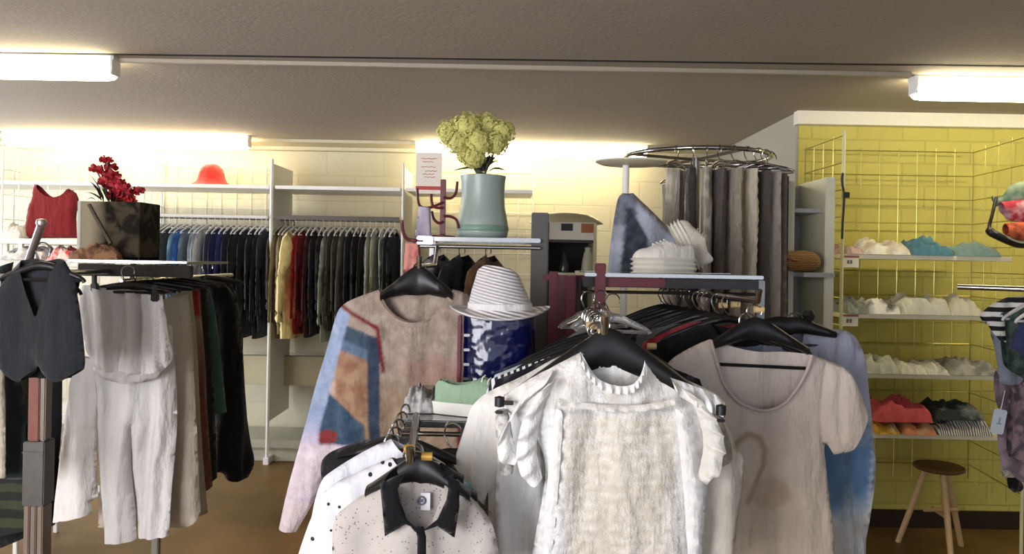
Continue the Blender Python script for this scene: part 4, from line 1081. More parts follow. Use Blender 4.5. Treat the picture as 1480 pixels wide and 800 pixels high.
# translucent lilac-grey embroidered strap & white tube on the left front
bm = bmesh.new(); tube(bm, smoothpts([at(725, 592, 1.55), at(728, 620, 1.55), at(731, 660, 1.55), at(732, 684, 1.55)], 5), [.012 + .006 * math.sin(k * .2) for k in range(16)], 10)
tag(link('beaded_sash', bm, blotchm('8e8c86', 'd0ccc4', 60)), 'grey beaded sash hanging at the left of the lace blouse', 'sash')
wt = garment('white_tee', [(838, 500, 's'), (800, 520), (760, 540), (712, 560), (680, 585), (672, 620), (655, 672, 'so'), (672, 704), (700, 728, 's'), (706, 700), (705, 760), (704, 850, 'so'), (900, 850, 's'), (960, 560), (925, 515), (905, 505, 's')][::-1],
             [(850, 515), (865, 520), (890, 515)][::1], [(870, 505)], 1.70, R(3), fabric('e4e2da', .06, 20), .06, .012, foldfn(.012, 9, 11, .5, 0, -.5),
             label='plain white short sleeved tee behind the lace blouse, sleeve hanging left', cat='tee', edge=.07)
big_hanger('black hanger of the plain white tee behind the lace blouse', (862, 466), (722, 576), (1000, 580), 1.72, neckpx=(862, 494), th=.008)
wd = garment('white_dress', [(760, 600, 's'), (790, 640), (800, 850, 'so'), (712, 850, 's'), (716, 740), (718, 660), (722, 620), (735, 600, 's')], None, None, 1.64, 0, fabric('e9eaea', .05), .05, .012, foldfn(.012, 14, 21, .8, 0, -.3),
             label='smooth white dress panel hanging left of the lace blouse under the grey sash', cat='dress', back=True)
cp = garment('cream_vest', [(1030, 590, 's'), (1058, 620), (1064, 650), (1078, 662), (1070, 720), (1062, 760), (1050, 850, 'so'), (960, 850, 's'), (960, 600, 's')], None, None, 1.66, 0, fabric('cfc8ba', .1, 30, bump=.7), .05, .012, foldfn(.01, 12, 25, .8, 0, -.3),
             label='cream lace-edged vest showing at the right of the white lace blouse', cat='vest')
bm = bmesh.new(); tube(bm, smoothpts([at(1040, 606, 1.60), at(1040, 630, 1.6), at(1044, 662, 1.6), at(1046, 672, 1.6)], 4), [.006, .008, .012, .016, .019, .021, .022, .022, .021, .018, .014, .009, .004], 10)
tag(link('tassel', bm, blotchm('8c8672', 'a8a290', 40)), 'grey beige tassel hanging beside the right shoulder of the lace blouse', 'tassel')
# fan of tops behind, left shoulders showing
GB = 'tops hanging behind the lace blouse on the front arm'
for D, kind, m, lb, yaw, sc, dx in (
        (1.80, 'wide', fabric('18181c', .15), 'black top right behind the white tee, sloping left shoulder', 6, 1.0, 0),
        (1.87, 'wide', stripem('e8e8e8', '20222c', 22, dirn='X'), 'white and black striped top behind the lace blouse', 8, 1.05, -6),
        (1.94, 'wide', fabric('b7c6c6', .12), 'pale aqua top behind the lace blouse', 10, 1.05, -8),
        (2.01, 'wide', fabric('2b2c40', .12), 'dark navy top behind the lace blouse', 12, 1.05, -12),
        (2.08, 'tee', fabric('c4786c', .12), 'coral pink top deepest behind the lace blouse', 14, 1.0, -16)):
    x, y = proj(Vector((X(870, D) , D, ZR1 + .008)))
    hang_top('hanging_top_garment' if False else 'hanging_blouse', 'top', lb, kind, x + dx, y, D, R(yaw), m, f'black hanger of the {lb.split(" top")[0]} top behind the lace blouse', group=GB, sc=sc, hgroup='black hangers on the front arm')
# teal patterned cloth peeping out below the sleeve
garment('teal_scarf', [(668, 688, 's'), (682, 700), (692, 722), (694, 742), (690, 756, 'o'), (676, 748), (664, 728), (658, 704), (660, 690, 's')], None, None, 1.66, 0, blotchm('4f868a', 'a6c4c4', 30), .03, .008, foldfn(.008, 25, 4, 1, 0, -.1),
        label='small teal patterned scarf end hanging below the white tee sleeve', cat='scarf')

# clear plastic hangers bunch on the arm of the maroon rack
for k, (px, py, D, dz) in enumerate(((850, 421, 2.28, 10), (868, 419, 2.22, 25), (886, 424, 2.16, -15), (862, 436, 2.1, 40))):
    t = thing('hanger', ['clear plastic hanger lying left in the bunch under the glass tray', 'clear plastic hanger in the middle of the bunch under the glass tray', 'clear plastic hanger at the right of the bunch under the glass tray', 'clear plastic hanger lowest of the bunch above the lace blouse'][k], 'hanger', at(px, py, D), R(dz), 'clear plastic hangers in a bunch')
    hk, bd = hanger_meshes(.085 + .01 * k, .035, hookr=.02, thick=.009); link('hook', hk, chrome, t, world=False); link('hanger_arm', bd, clearp, t, world=False)
# ================================================================ SNEAKERS and other shoes
def shoe(name, label, loc, rz, L_=.27, upper=None, sole=None, ridges=0, soleh=.03, tilt=None, high=.085, group=None, lace=True):
    """heel at x=0, toe at x=L; upper with a foot opening, separate sole"""
    t = thing(name, label, 'shoe', loc, rz, group)
    if tilt: t.rotation_euler = (tilt[0], tilt[1], rz)
    def hw(u):  # half width along u 0..1
        return L_ * (.11 + .045 * math.sin(min(1, u * 1.25) * PI * .55) + .03 * math.exp(-((u - .68) / .2) ** 2)) * min(1, (math.sin(PI * min(max(u, .0), 1)) + .02) ** .28)
    def plan(u, a): return (u * L_, a * hw(u) + .008 * math.sin(u * PI))
    us = [0, .006, .02, .045, .08] + [.08 + .0313 * q for q in range(1, 28)] + [.95, .972, .988, .996, 1]
    bm = bmesh.new(); lv = []
    nl = 2 + ridges * 2
    for k in range(nl):
        z = soleh * k / (nl - 1); o_ = .0025 if k % 2 == 0 or not ridges else -.0012
        ring = [Vector((plan(u, 1)[0], plan(u, 1)[1], z)) for u in us] + [Vector((plan(u, -1)[0], plan(u, -1)[1], z)) for u in us[::-1][1:-1]]
        c = Vector((L_ / 2, 0, z)); ring = [c + (p - c) * (1 + o_ / (L_ * .15)) for p in ring]; lv.append([bm.verts.new(p) for p in ring])
    for A, B in zip(lv, lv[1:]):
        for j in range(len(A)): bm.faces.new((A[j], A[(j + 1) % len(A)], B[(j + 1) % len(A)], B[j]))
    bm.faces.new(lv[0][::-1]); bm.faces.new(lv[-1])
    link('sole', bm, sole, t, world=False)
    bm = bmesh.new(); g = []
    for u in us:
        top = (high * (1 - .15 * u + .18 * math.exp(-(u / .12) ** 2)) if u < .45 else high * (.93 - .98 * (u - .45))) * min(1, (math.sin(PI * (u * .93 + .035))) ** .35 * 1.05)
        if u > .8: top = high * .5 * max(0, 1 - ((u - .8) / .205) ** 2) ** .5
        elif u > .45: top = high * (.93 - .43 * (u - .45) / .35)
        top = max(top, .006); row = []
        op = max(0, 1 - ((u - .27) / .22) ** 2) ** .5 if abs(u - .27) < .22 else 0
        n_ = 30
        for j in range(n_ + 1):
            a = PI * j / n_
            x, y = plan(u, math.cos(a) * (.97)); z = soleh - .003 + (top) * math.sin(a) ** .75
            mid = 1 - abs(j - n_ / 2) / (n_ / 2)
            if op > 0:
                q = max(0, min(1, (mid - (1 - .62 * op)) / .3)); q = q * q * (3 - 2 * q); z = z * (1 - q) + (soleh + .008) * q
            row.append(bm.verts.new((x, y, z)))
        g.append(row)
    for i in range(len(g) - 1):
        for j in range(n_): bm.faces.new((g[i][j], g[i][j + 1], g[i + 1][j + 1], g[i + 1][j]))
    bm.faces.new(g[0]); bm.faces.new(g[-1][::-1])
    link('upper', bm, upper, t, world=False)
    if lace:
        bm = bmesh.new()
        for k in range(4):
            u = .5 + .06 * k; z = soleh + high * (.93 - .43 * (u - .45) / .35) - .001; w_ = hw(u) * .4
            tube(bm, [(u * L_, -w_, z - .012), (u * L_, -w_ * .5, z - .001), (u * L_ + .004, 0, z + .003), (u * L_, w_ * .5, z - .001), (u * L_, w_, z - .012)], .0018, 6)
        link('laces', bm, fabric('e9e8e2', .04), t, world=False)
    return t
wl_ = fabric('dcd8cc', .06, 30); ws_ = plain('white_rubber', 'd8d4c6', .5)
p = at(990, 388, 2.48)
shoe('sneaker', 'chunky white sneaker with layered ridged sole, toe pointing left on the glass tray', (X(1003, 2.50), 2.50, ZA), R(196), .215, wl_, ws_, 3, .052, high=.065, group='pair of white sneakers')
p = at(1001, 386, 2.58)
shoe('sneaker', 'white sneaker standing on its heel, ridged sole facing right, behind its pair', (X(1000, 2.6), 2.60, ZA + .004), R(172), .175, fabric('c9c1b2', .08, 30), ws_, 3, .045, tilt=(0, R(-62), 0), high=.06, group='pair of white sneakers')
# ---- denim jacket hung behind
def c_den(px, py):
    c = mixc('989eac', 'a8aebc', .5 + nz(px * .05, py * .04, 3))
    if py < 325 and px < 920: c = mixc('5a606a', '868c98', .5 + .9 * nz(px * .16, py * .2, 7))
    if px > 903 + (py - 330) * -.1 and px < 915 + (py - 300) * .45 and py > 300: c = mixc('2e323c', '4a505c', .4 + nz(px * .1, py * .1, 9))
    e = (px - 925) - (py - 290) * 1.05
    if -8 < e < 9 and py > 284: c = '8c8270' if e > 0 else '6e6a66'
    return c
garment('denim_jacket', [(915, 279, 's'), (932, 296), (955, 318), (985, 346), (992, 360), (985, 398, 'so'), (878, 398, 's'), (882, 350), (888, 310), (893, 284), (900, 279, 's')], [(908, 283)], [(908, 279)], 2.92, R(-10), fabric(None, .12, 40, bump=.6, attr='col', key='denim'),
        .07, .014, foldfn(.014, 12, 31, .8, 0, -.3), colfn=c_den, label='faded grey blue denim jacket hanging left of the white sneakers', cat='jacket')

# ================================================================ RACK B (behind: vase and hook stand)
DBR = 2.88
ZB = Z(690, 343, DBR); bx0, bx1 = X(607, DBR), X(781, DBR)
t = thing('chrome_display_rack', 'chrome edged display rack carrying the green vase, behind the straw hat', 'display rack', ((bx0 + bx1) / 2, 3.0, 0))
bm = bmesh.new(); box(bm, bx0, bx1, DBR + .01, 3.28, ZB - .012, ZB - .002, .002); link('glass_tray', bm, plain('grey_glass', '5c6460', .08, coat=.5), t)
bm = bmesh.new(); box(bm, bx0, bx1, DBR - .004, DBR + .012, ZB - .016, ZB, .003); box(bm, bx0, bx1, 3.27, 3.285, ZB - .016, ZB, .003); link('tray_edge', bm, chrome, t)
bm = bmesh.new(); tube(bm, [(bx0, DBR + .005, ZB - .036), (bx1, DBR + .005, ZB - .036)], .007, 8); link('lower_rail', bm, chrome, t)
bm = bmesh.new(); box(bm, bx0 - .012, bx0 + .05, DBR - .02, DBR + .02, ZB - .03, ZB + .002, .004); link('corner_bracket', bm, plain('bright_steel', 'd8dcec', .25, .6), t)
for x in (bx1 - .005, bx0 + .01):
    for y in (3.25,):
        bm = bmesh.new(); box(bm, x - .014, x + .014, y - .014, y + .014, 0, ZB - .012, .003); link('upright', bm, dchrome, t)
bm = bmesh.new(); box(bm, bx1 - .035, bx1 + .03, DBR + .02, DBR + .05, 0, ZB + .10, .003); link('grey_post', bm, plain('post_grey', '4e4c48', .5), t)
bm = bmesh.new(); box(bm, bx0, bx1, 3.22, 3.28, 0, .04, .004); box(bm, bx0, bx1, DBR, DBR + .06, 0, .04, .004); link('foot_frame', bm, dchrome, t)
zst = Z(605, 384, 2.36)
bm = bmesh.new(); tube(bm, [(X(632, DBR), DBR + .0, ZB - .04), (X(628, 2.6), 2.6, zst), (X(606, 2.3), 2.3, zst), (X(606, 2.3), 2.295, zst + .03)], .008, 8); link('front_arm', bm, chrome, t)
# vase
Dv = 3.05; s = Dv / F; vc = at(697, 340, Dv)
t = thing('vase', 'pale green ceramic vase on the chrome rack holding yellow flowers', 'vase', (vc.x, Dv, ZB))
mv = plain('celadon_glaze', '93a299', .35, var=.12, scale=12)
bm = bmesh.new(); lathe(bm, [(0, 0), (33 * s, 0), (36 * s, 3 * s), (37 * s, 10 * s), (37 * s, 20 * s), (35 * s, 32 * s), (32 * s, 45 * s), (31 * s, 62 * s), (31.5 * s, 80 * s), (33 * s, 90 * s), (31.5 * s, 90.5 * s), (30 * s, 80 * s), (29 * s, 50 * s), (0, 45 * s)], n=40); link('vase_body', bm, mv, t, world=False)
bm = bmesh.new(); lathe(bm, [(36.4 * s, 9 * s), (38 * s, 12 * s), (38 * s, 16 * s), (36.6 * s, 20 * s)], n=40); link('relief_band', bm, plain('celadon_dark', '74917f', .4), t, world=False)
# flowers
def flower_cluster(bm, c, r, n_, petal, seed, flat=1):
    rr = random.Random(seed)
    for k in range(n_):
        z = rr.uniform(-.9, 1); a = rr.uniform(0, 2 * PI); q = math.sqrt(max(0, 1 - z * z))
        d = Vector((q * math.cos(a), q * math.sin(a), z * flat)); p = c + d * r * rr.uniform(.8, 1.08)
        d.normalize(); u = d.orthogonal().normalized(); u.rotate(Matrix.Rotation(rr.uniform(0, 6), 3, d)); v = d.cross(u)
        for m in range(4):
            a2 = PI / 2 * m; e = u * math.cos(a2) + v * math.sin(a2); f_ = u * math.cos(a2 + PI / 2) + v * math.sin(a2 + PI / 2)
            P = [p, p + (e * .6 + f_ * .45) * petal + d * petal * .25, p + e * petal * 1.1 + d * petal * .1, p + (e * .6 - f_ * .45) * petal + d * petal * .25]
            try: bm.faces.new([bm.verts.new(x) for x in P])
            except ValueError: pass
my = plain('pale_yellow_petals', 'cdca78', .8, var=.25, scale=60); mgd = plain('dark_leaf', '39402c', .6, var=.3, scale=30)
fb = thing('flower_bouquet', 'bunch of pale yellow artificial flowers in the green vase', 'flowers', (vc.x, Dv, ZB + 60 * s))
hd = [(652, 192, 21, 0), (676, 184, 22, -.03), (703, 184, 22, .02), (725, 192, 19, 0), (664, 207, 19, -.04), (692, 206, 22, -.05), (716, 208, 18, -.03), (684, 226, 18, -.03), (690, 192, 20, .06), (672, 222, 12, -.02)]
for k, (px, py, r, dy) in enumerate(hd):
    bm = bmesh.new(); c = at(px, py, Dv + dy)
    bmesh.ops.create_icosphere(bm, subdivisions=2, radius=r * s * .82, matrix=Matrix.Translation(c))
    flower_cluster(bm, c, r * s, 170, .009, k); link('flower_head', bm, my, fb, smooth=False)
bm = bmesh.new()
for k, (px, py, r, dy) in enumerate(hd): tube(bm, smoothpts([at(697, 280, Dv), at(697 + (px - 697) * .2, 248, Dv), at(px, py + 8, Dv + dy)], 4), .003, 5)
link('stems', bm, mgd, fb)
def leaf(bm, a, b, w, droop=.01, n_=6):
    d = (b - a); sd = d.cross(Vector((0, 0, 1))); sd = (sd.normalized() if sd.length > 1e-6 else Vector((1, 0, 0))); up = sd.cross(d).normalized(); pr = None
    for i in range(n_ + 1):
        t = i / n_; p = a + d * t + up * droop * math.sin(t * PI); ww = w * math.sin(PI * min(.999, t * .96 + .02)) ** .8
        cur = (bm.verts.new(p - sd * ww), bm.verts.new(p + up * ww * .3), bm.verts.new(p + sd * ww))
        if pr: bm.faces.new((pr[0], pr[1], cur[1], cur[0])); bm.faces.new((pr[1], pr[2], cur[2], cur[1]))
        pr = cur
lv = [(700, 246, 654, 247), (700, 246, 690, 232), (702, 246, 722, 232), (700, 248, 708, 224), (695, 246, 672, 236), (705, 248, 730, 246), (698, 248, 700, 228), (702, 248, 716, 226)]
for k, (a, b_, c_, d_) in enumerate(lv):
    bm = bmesh.new(); leaf(bm, at(a, b_, Dv - .02 + .01 * (k % 4)), at(c_, d_, Dv - .04 + .03 * (k % 3)), .02); link('leaf', bm, mgd, fb)
# maroon hook stand
Dh = 3.0
t = thing('hook_stand', 'small maroon stand with curved hooks at the left of the green vase', 'hook stand', at(641, 343, Dh), 0)
p0 = at(641, 343, Dh); t.location = (p0.x, Dh, ZB)
bm = bmesh.new(); q = at(641, 259, Dh); box(bm, q.x - .011, q.x + .011, Dh - .008, Dh + .008, ZB, q.z, .002); link('pole', bm, maroon, t)
bm = bmesh.new(); lathe(bm, [(0, 0), (.05, 0), (.05, .008), (.012, .014), (0, .014)], (q.x, Dh, ZB), 24); link('base', bm, maroon, t)
for P_ in ([(641, 285), (652, 286), (659, 278), (661, 262)], [(641, 312), (652, 313), (660, 318), (663, 330)], [(641, 300), (632, 300), (625, 296), (623, 280)], [(641, 320), (634, 322), (627, 316), (624, 305)], [(641, 292), (620, 300), (606, 296), (603, 272)]):
    bm = bmesh.new(); tube(bm, smoothpts([at(x, y, Dh - .01) for x, y in P_], 5), .0055, 8); link('hook', bm, maroon, t)
t = thing('hook_rail', 'maroon curved hook arm reaching left from the chrome rack corner', 'hook', at(607, 348, DBR - .01))
bm = bmesh.new(); tube(bm, smoothpts([at(612, 348, DBR - .015), at(598, 347, DBR - .015), at(587, 344, DBR - .015), at(582, 332, DBR - .015), at(581, 318, DBR - .015)], 5), .0065, 8); link('hook', bm, maroon, t)
garment('lilac_scarf', [(622, 300, 's'), (623, 320), (624, 347, 'so'), (600, 346, 's'), (602, 320), (605, 298, 's')], None, None, 2.97, 0, fabric('aaa2b0', .1, 30), .02, .01, foldfn(.008, 30, 4, .8, 0, -.12), label='short lilac grey cloth hanging from the maroon hook stand', cat='scarf')
garment('coral_scarf', [(606, 352, 's'), (608, 372), (604, 390), (590, 400, 'o'), (583, 398, 's'), (584, 372), (586, 350, 's')], None, None, 2.87, 0, blotchm('b4625c', 'd08c80', 22), .02, .01, foldfn(.01, 30, 6, .8, 0, -.12), label='coral patterned cloth hanging from the maroon hook arm at the rack corner', cat='scarf')
for k, (px, kind, c, lb) in enumerate(((632, 'short', blotchm('5c5854', '9a9690', 25), 'grey patterned garment hanging under the vase, behind the striped knit'), (668, 'short', fabric('141416', .1), 'black garment hanging under the vase tray'), (706, 'short', fabric('6e5036', .12), 'brown garment hanging under the vase tray, left of the hat crown'))):
    x, y = proj(Vector((X(px, 3.02), 3.02, ZB - .03)))
    o = hang_top('hanging_garment', 'garment', lb, kind, px, y, 3.02, R(62), c, f'hanger of the {lb.split(" hanging")[0]}', chrome, sc=.8, hgroup='hangers under the vase tray')
    o.location.z += .03

# ================================================================ THE STRIPED KNIT
def c_knit(px, py):
    n_ = nz(px * .06, py * .06, 1) + .6 * nz(px * .18, py * .18, 2)
    c = mixc('8c7c6e', 'a8998c', .5 + n_)
    if py > 520: c = mixc(c, '7d6340', .35 * min(1, (py - 520) / 60))
    if (px - 630) ** 2 / 1600 + (py - 535) ** 2 / 500 < 1 + n_: c = mixc(c, '8a5c50', .3)
    # raglan line
    pts = [(492, 438), (520, 455), (549, 473), (553, 500), (557, 535)]
    d = 1e9
    for (a, b_), (e, f_) in zip(pts, pts[1:]):
        vx, vy = e - a, f_ - b_; tt = max(0, min(1, ((px - a) * vx + (py - b_) * vy) / (vx * vx + vy * vy))); d = min(d, math.hypot(px - a - tt * vx, py - b_ - tt * vy))
    sleeve = (py > 445 + (px - 496) * .62 and px < 552 and py > 440) if px < 552 else False
    if px > 667: sleeve = True
    if sleeve:
        # distance from the raglan edge, sloping bands
        v = py - (px - 490) * .42
        out = 486 - (py - 461) * .27  # outer edge of sleeve
        w_ = px - out
        if v < 462: c = mixc('8c7c6e', 'a8998c', .5 + n_)
        elif v < 484: c = mixc('3a4a5a', '465664', .5 + n_)
        elif v < 500: c = mixc('51667a', '5d7286', .5 + n_)
        elif v < 600: c = mixc('8a6450', 'a08468', .5 + 1.2 * n_) if px > 480 else 'a68c78'
        else: c = mixc('8c7a60', 'a08458', .5 + n_)
        if v < 600 and v > 500 and px < 489: c = mixc('c0a898', 'b0947c', .5 + n_)
        if px > 535: c = mixc('273348', '3c4656', .5 + n_) if v > 462 else c
        # lower cuff wedge
        cuff = (py > 566 + abs(px - 480) * .9 * (1 if px > 480 else .2)) and px < 530
        if cuff: c = mixc('2c4258', '45586a', .5 + n_) if px > 466 else '8292b0'
        if (px - 474) ** 2 / 260 + (py - 630) ** 2 / 120 < 1 + n_ * .5: c = '803432'
        if w_ < 22 - max(0, (py - 560) * .0): 
            c = mixc('98a4bc', '8496b4', .5 + n_)
        if py > 640: c = mixc('c8bac4', 'd6c8cc', .5 + n_)
        elif py > 600 and px < 464: c = mixc('8c9ab8', 'c0b4c4', (py - 600) / 40)
        if py > 725: c = mixc('d6c6c4', 'cfbfc0', .5 + n_)
    if d < 2.6: c = '6a1c22'
    if 664 < px < 669 and py > 465: c = '6a1c22'
    if px > 669: c = mixc('6a5c54', '574c48', .5 + n_)
    return c
kn = garment('striped_knit', [(655, 418, 's'), (669, 421), (690, 432), (705, 450), (716, 500), (725, 560), (715, 566, 's'), (690, 520), (676, 540), (676, 640, 'so'), (540, 680, 's'), (545, 640), (540, 636), (510, 655), (470, 690), (450, 730), (428, 768, 'so'), (404, 762, 's'), (416, 705), (436, 630), (452, 570), (470, 513), (484, 462), (494, 440), (520, 428), (548, 418, 's')],
             [(554, 435), (566, 452), (582, 462), (600, 466), (622, 460), (638, 445), (648, 430)], [(570, 424), (600, 428), (632, 424)], 2.36, R(-4), fabric(None, .14, 40, bump=.8, weave=250, attr='col', key='knit'),
             .07, .0065, foldfn(.012, 7, 14, .5, 0, -.5), colfn=c_knit, label='taupe knit top with blue, tan and pink striped bell sleeve, left of the straw hat', cat='knit top', edge=.08)
bm = bmesh.new(); tube(bm, smoothpts([at(x, y, 2.335) for x, y in ((548, 420), (555, 437), (567, 453), (583, 463), (601, 467), (622, 461), (638, 446), (650, 424))], 4), .004, 8); nb = link('neck_band', bm, fabric('8a7668', .1)); adopt(nb, kn)
big_hanger('broad black hanger in the neck of the striped knit top', (606, 380), (552, 424), (655, 424), 2.36, neckpx=(605, 394), th=.021)
hang_top('hanging_blouse', 'top', 'dark plum top seen inside the neck of the striped knit', 'tee', 603, 384, 2.46, R(-4), blotchm('2a1c20', '5a4044', 30), 'black hanger of the dark plum top behind the striped knit', hgroup=None)

# ================================================================ LOW SHELF C: blue box, straw hat, green shoe, polka shirts
ZC = Z(640, 606, 1.84)
x0_, x1_ = X(583, 1.84), X(745, 1.84)
t = thing('low_display_rack', 'low chrome rack whose shelf carries the green shoe and blue hat box', 'display rack', ((x0_ + x1_) / 2, 2.1, 0))
bm = bmesh.new(); box(bm, x0_, x1_, 1.84, 2.44, ZC - .012, ZC - .002, .002); link('shelf', bm, plain('grey_glass2', '8a8c88', .15, coat=.4), t)
bm = bmesh.new(); box(bm, x0_, x1_, 1.828, 1.842, ZC - .018, ZC, .003); link('shelf_edge', bm, chrome, t)
bm = bmesh.new(); tube(bm, [(x0_, 1.84, ZC - .035), (x1_, 1.84, ZC - .035)], .006, 8); link('lower_rail', bm, chrome, t)
for x in (x0_ + .02, x1_ - .02):
    bm = bmesh.new(); box(bm, x - .013, x + .013, 2.40, 2.43, 0, ZC - .012, .003); link('upright', bm, dchrome, t)
bm = bmesh.new(); box(bm, x0_, x1_, 1.9, 2.44, 0, .035, .004); link('base', bm, dchrome, t)
arm_z = Z(600, 655, 1.45) 
axx = X(603, 1.45)
bm = bmesh.new(); tube(bm, [(X(606, 1.84), 1.85, ZC - .03), (X(606, 1.8), 1.80, arm_z), (axx, 1.40, arm_z), (axx, 1.395, arm_z + .025)], .008, 8); link('front_arm', bm, chrome, t)
# blue hat box
Db = 1.99
bxa, bxb = X(669, Db), X(777, Db); zbt = Z(722, 458, Db)
m_bl, nt, bb = newmat('blue_foil'); L = nt.links.new
bb.inputs['Base Color'].default_value = (*lin('060c38'), 1); bb.inputs['Roughness'].default_value = .18; bb.inputs['Metallic'].default_value = 0; bb.inputs['Coat Weight'].default_value = .15
tc = N(nt, 'ShaderNodeTexCoord'); n_ = N(nt, 'ShaderNodeTexNoise'); n_.inputs['Scale'].default_value = 16; L(tc.outputs['Object'], n_.inputs['Vector'])
bp = N(nt, 'ShaderNodeBump'); bp.inputs['Strength'].default_value = .8; bp.inputs['Distance'].default_value = .02; L(n_.outputs['Fac'], bp.inputs['Height']); L(bp.outputs[0], bb.inputs['Normal'])
bm = bmesh.new(); cxm = (bxa + bxb) / 2; w2 = (bxb - bxa) / 2
nr = 28
rg = []
for z in np.linspace(ZC, zbt, 14):
    rr = []
    for j in range(nr):
        a = 2 * PI * j / nr; ca, sa = math.cos(a), math.sin(a); q = (abs(ca) ** 4 + abs(sa) ** 4) ** -.25
        k = 1 + .02 * nz(ca * 3, sa * 3, z * 14)
        rr.append(bm.verts.new((cxm + w2 * q * ca * k, Db + .09 + .085 * q * sa * k, z)))
    rg.append(rr)
for A, B in zip(rg, rg[1:]):
    for j in range(nr): bm.faces.new((A[j], A[(j + 1) % nr], B[(j + 1) % nr], B[j]))
bm.faces.new(rg[0][::-1]); bm.faces.new(rg[-1])
t = thing('gift_box', 'shiny dark blue foil box under the white straw hat', 'box', (cxm, Db + .09, ZC)); link('foil_body', bm, m_bl, t)
bm = bmesh.new()
for k in range(4):
    z = ZC + (zbt - ZC) * (.3 + .16 * k); box(bm, bxa + .006, bxa + .022, Db - .001, Db + .006, z, z + .007, .001)
link('silver_studs', bm, chrome, t)
bm = bmesh.new(); box(bm, bxa - .012, bxa - .002, Db + .02, Db + .05, ZC, zbt, .002); link('red_edge', bm, maroon, t)
# trilby
m_str, nt, bb = newmat('white_straw'); L = nt.links.new
tc = N(nt, 'ShaderNodeTexCoord'); sp = N(nt, 'ShaderNodeSeparateXYZ'); L(tc.outputs['Object'], sp.inputs[0])
ad = N(nt, 'ShaderNodeMath', operation='MULTIPLY_ADD'); L(sp.outputs['X'], ad.inputs[0]); ad.inputs[1].default_value = .22; L(sp.outputs['Z'], ad.inputs[2])
ml = N(nt, 'ShaderNodeMath', operation='MULTIPLY'); L(ad.outputs[0], ml.inputs[0]); ml.inputs[1].default_value = 2 * PI / .0085
sn = N(nt, 'ShaderNodeMath', operation='SINE'); L(ml.outputs[0], sn.inputs[0])
mr = N(nt, 'ShaderNodeMapRange'); mr.inputs[1].default_value = -1; mr.inputs[2].default_value = 1; L(sn.outputs[0], mr.inputs[0])
mx = N(nt, 'ShaderNodeMix', data_type='RGBA'); mx.inputs[6].default_value = (*lin('c2bebc'), 1); mx.inputs[7].default_value = (*lin('e6e4e4'), 1); L(mr.outputs[0], mx.inputs[0]); L(mx.outputs[2], bb.inputs['Base Color'])
bp = N(nt, 'ShaderNodeBump'); bp.inputs['Strength'].default_value = .7; bp.inputs['Distance'].default_value = .003; L(sn.outputs[0], bp.inputs['Height']); L(bp.outputs[0], bb.inputs['Normal']); bb.inputs['Roughness'].default_value = .6
Dhh = 2.08; s = (Dhh - .02) / F
hx = cxm
t = thing('straw_hat', 'white straw trilby hat resting on the blue foil box', 'hat', (hx, Dhh, zbt))
def dent(co):
    x, y, z = co
    if z > 20 * s:
        f_ = (z - 20 * s) / (55 * s)
        z -= .030 * f_ * math.exp(-(y / .022) ** 2) * (1 if x > -.03 else .4)   # crease along the top
        z += f_ * (-.14 * (x + .02))                                            # crown slopes to the right
        x -= .004 * f_
        if x < 0: y *= 1 - .22 * f_ * min(1, -x / .06)                          # front pinch
    else:
        z += .0 + (.010 if abs(x) > .06 else .0) * 0
        r = math.hypot(x, y)
        if r > .085: z += (-.014 * max(0, -y / r) ** 2 + .012 * (abs(x) / r) ** 3) * min(1, (r - .085) / .045)
    return Vector((x, y, z))
bm = bmesh.new(); lathe(bm, [(0, 72 * s), (14 * s, 73 * s), (26 * s, 71.5 * s), (32 * s, 66 * s), (36 * s, 52 * s), (41 * s, 36 * s), (45 * s, 20 * s), (47 * s, 9 * s), (50 * s, 5 * s), (58 * s, 3 * s), (66 * s, 3 * s), (72 * s, 5 * s), (73.5 * s, 7 * s), (73 * s, 4.5 * s), (66 * s, 1 * s), (50 * s, 0), (45 * s, 4 * s), (38 * s, 36 * s), (25 * s, 60 * s), (0, 64 * s)], (0, 0, 0), 56, 1, .95)
for v in bm.verts: v.co = dent(v.co)
bmesh.ops.subdivide_edges(bm, edges=[e for e in bm.edges], cuts=1, smooth=.6)
link('hat_body', bm, m_str, t, world=False)
bm = bmesh.new(); lathe(bm, [(46.5 * s, 8 * s), (47.6 * s, 9 * s), (46.8 * s, 17 * s), (45.4 * s, 18 * s)], (0, 0, 0), 48, 1, .95); link('hat_band', bm, fabric('d8d6d4', .05), t, world=False)
# green canvas shoe
shoe('canvas_shoe', 'mint green canvas shoe with white rubber sole on the low chrome shelf', (X(632, 1.9), 1.93, ZC), R(-14), .25, fabric('8fa98e', .08, 30), plain('white_rubber2', 'e4e4da', .4), 0, .030, high=.078)
pile(586, 632, 558, 1.94, ZC, blotchm('8c8a88', 'c0bebc', 40), 'crumpled grey patterned scarf at the left end of the low shelf', 'scarf', 41, .16, 'crumpled_scarf', None, .8)
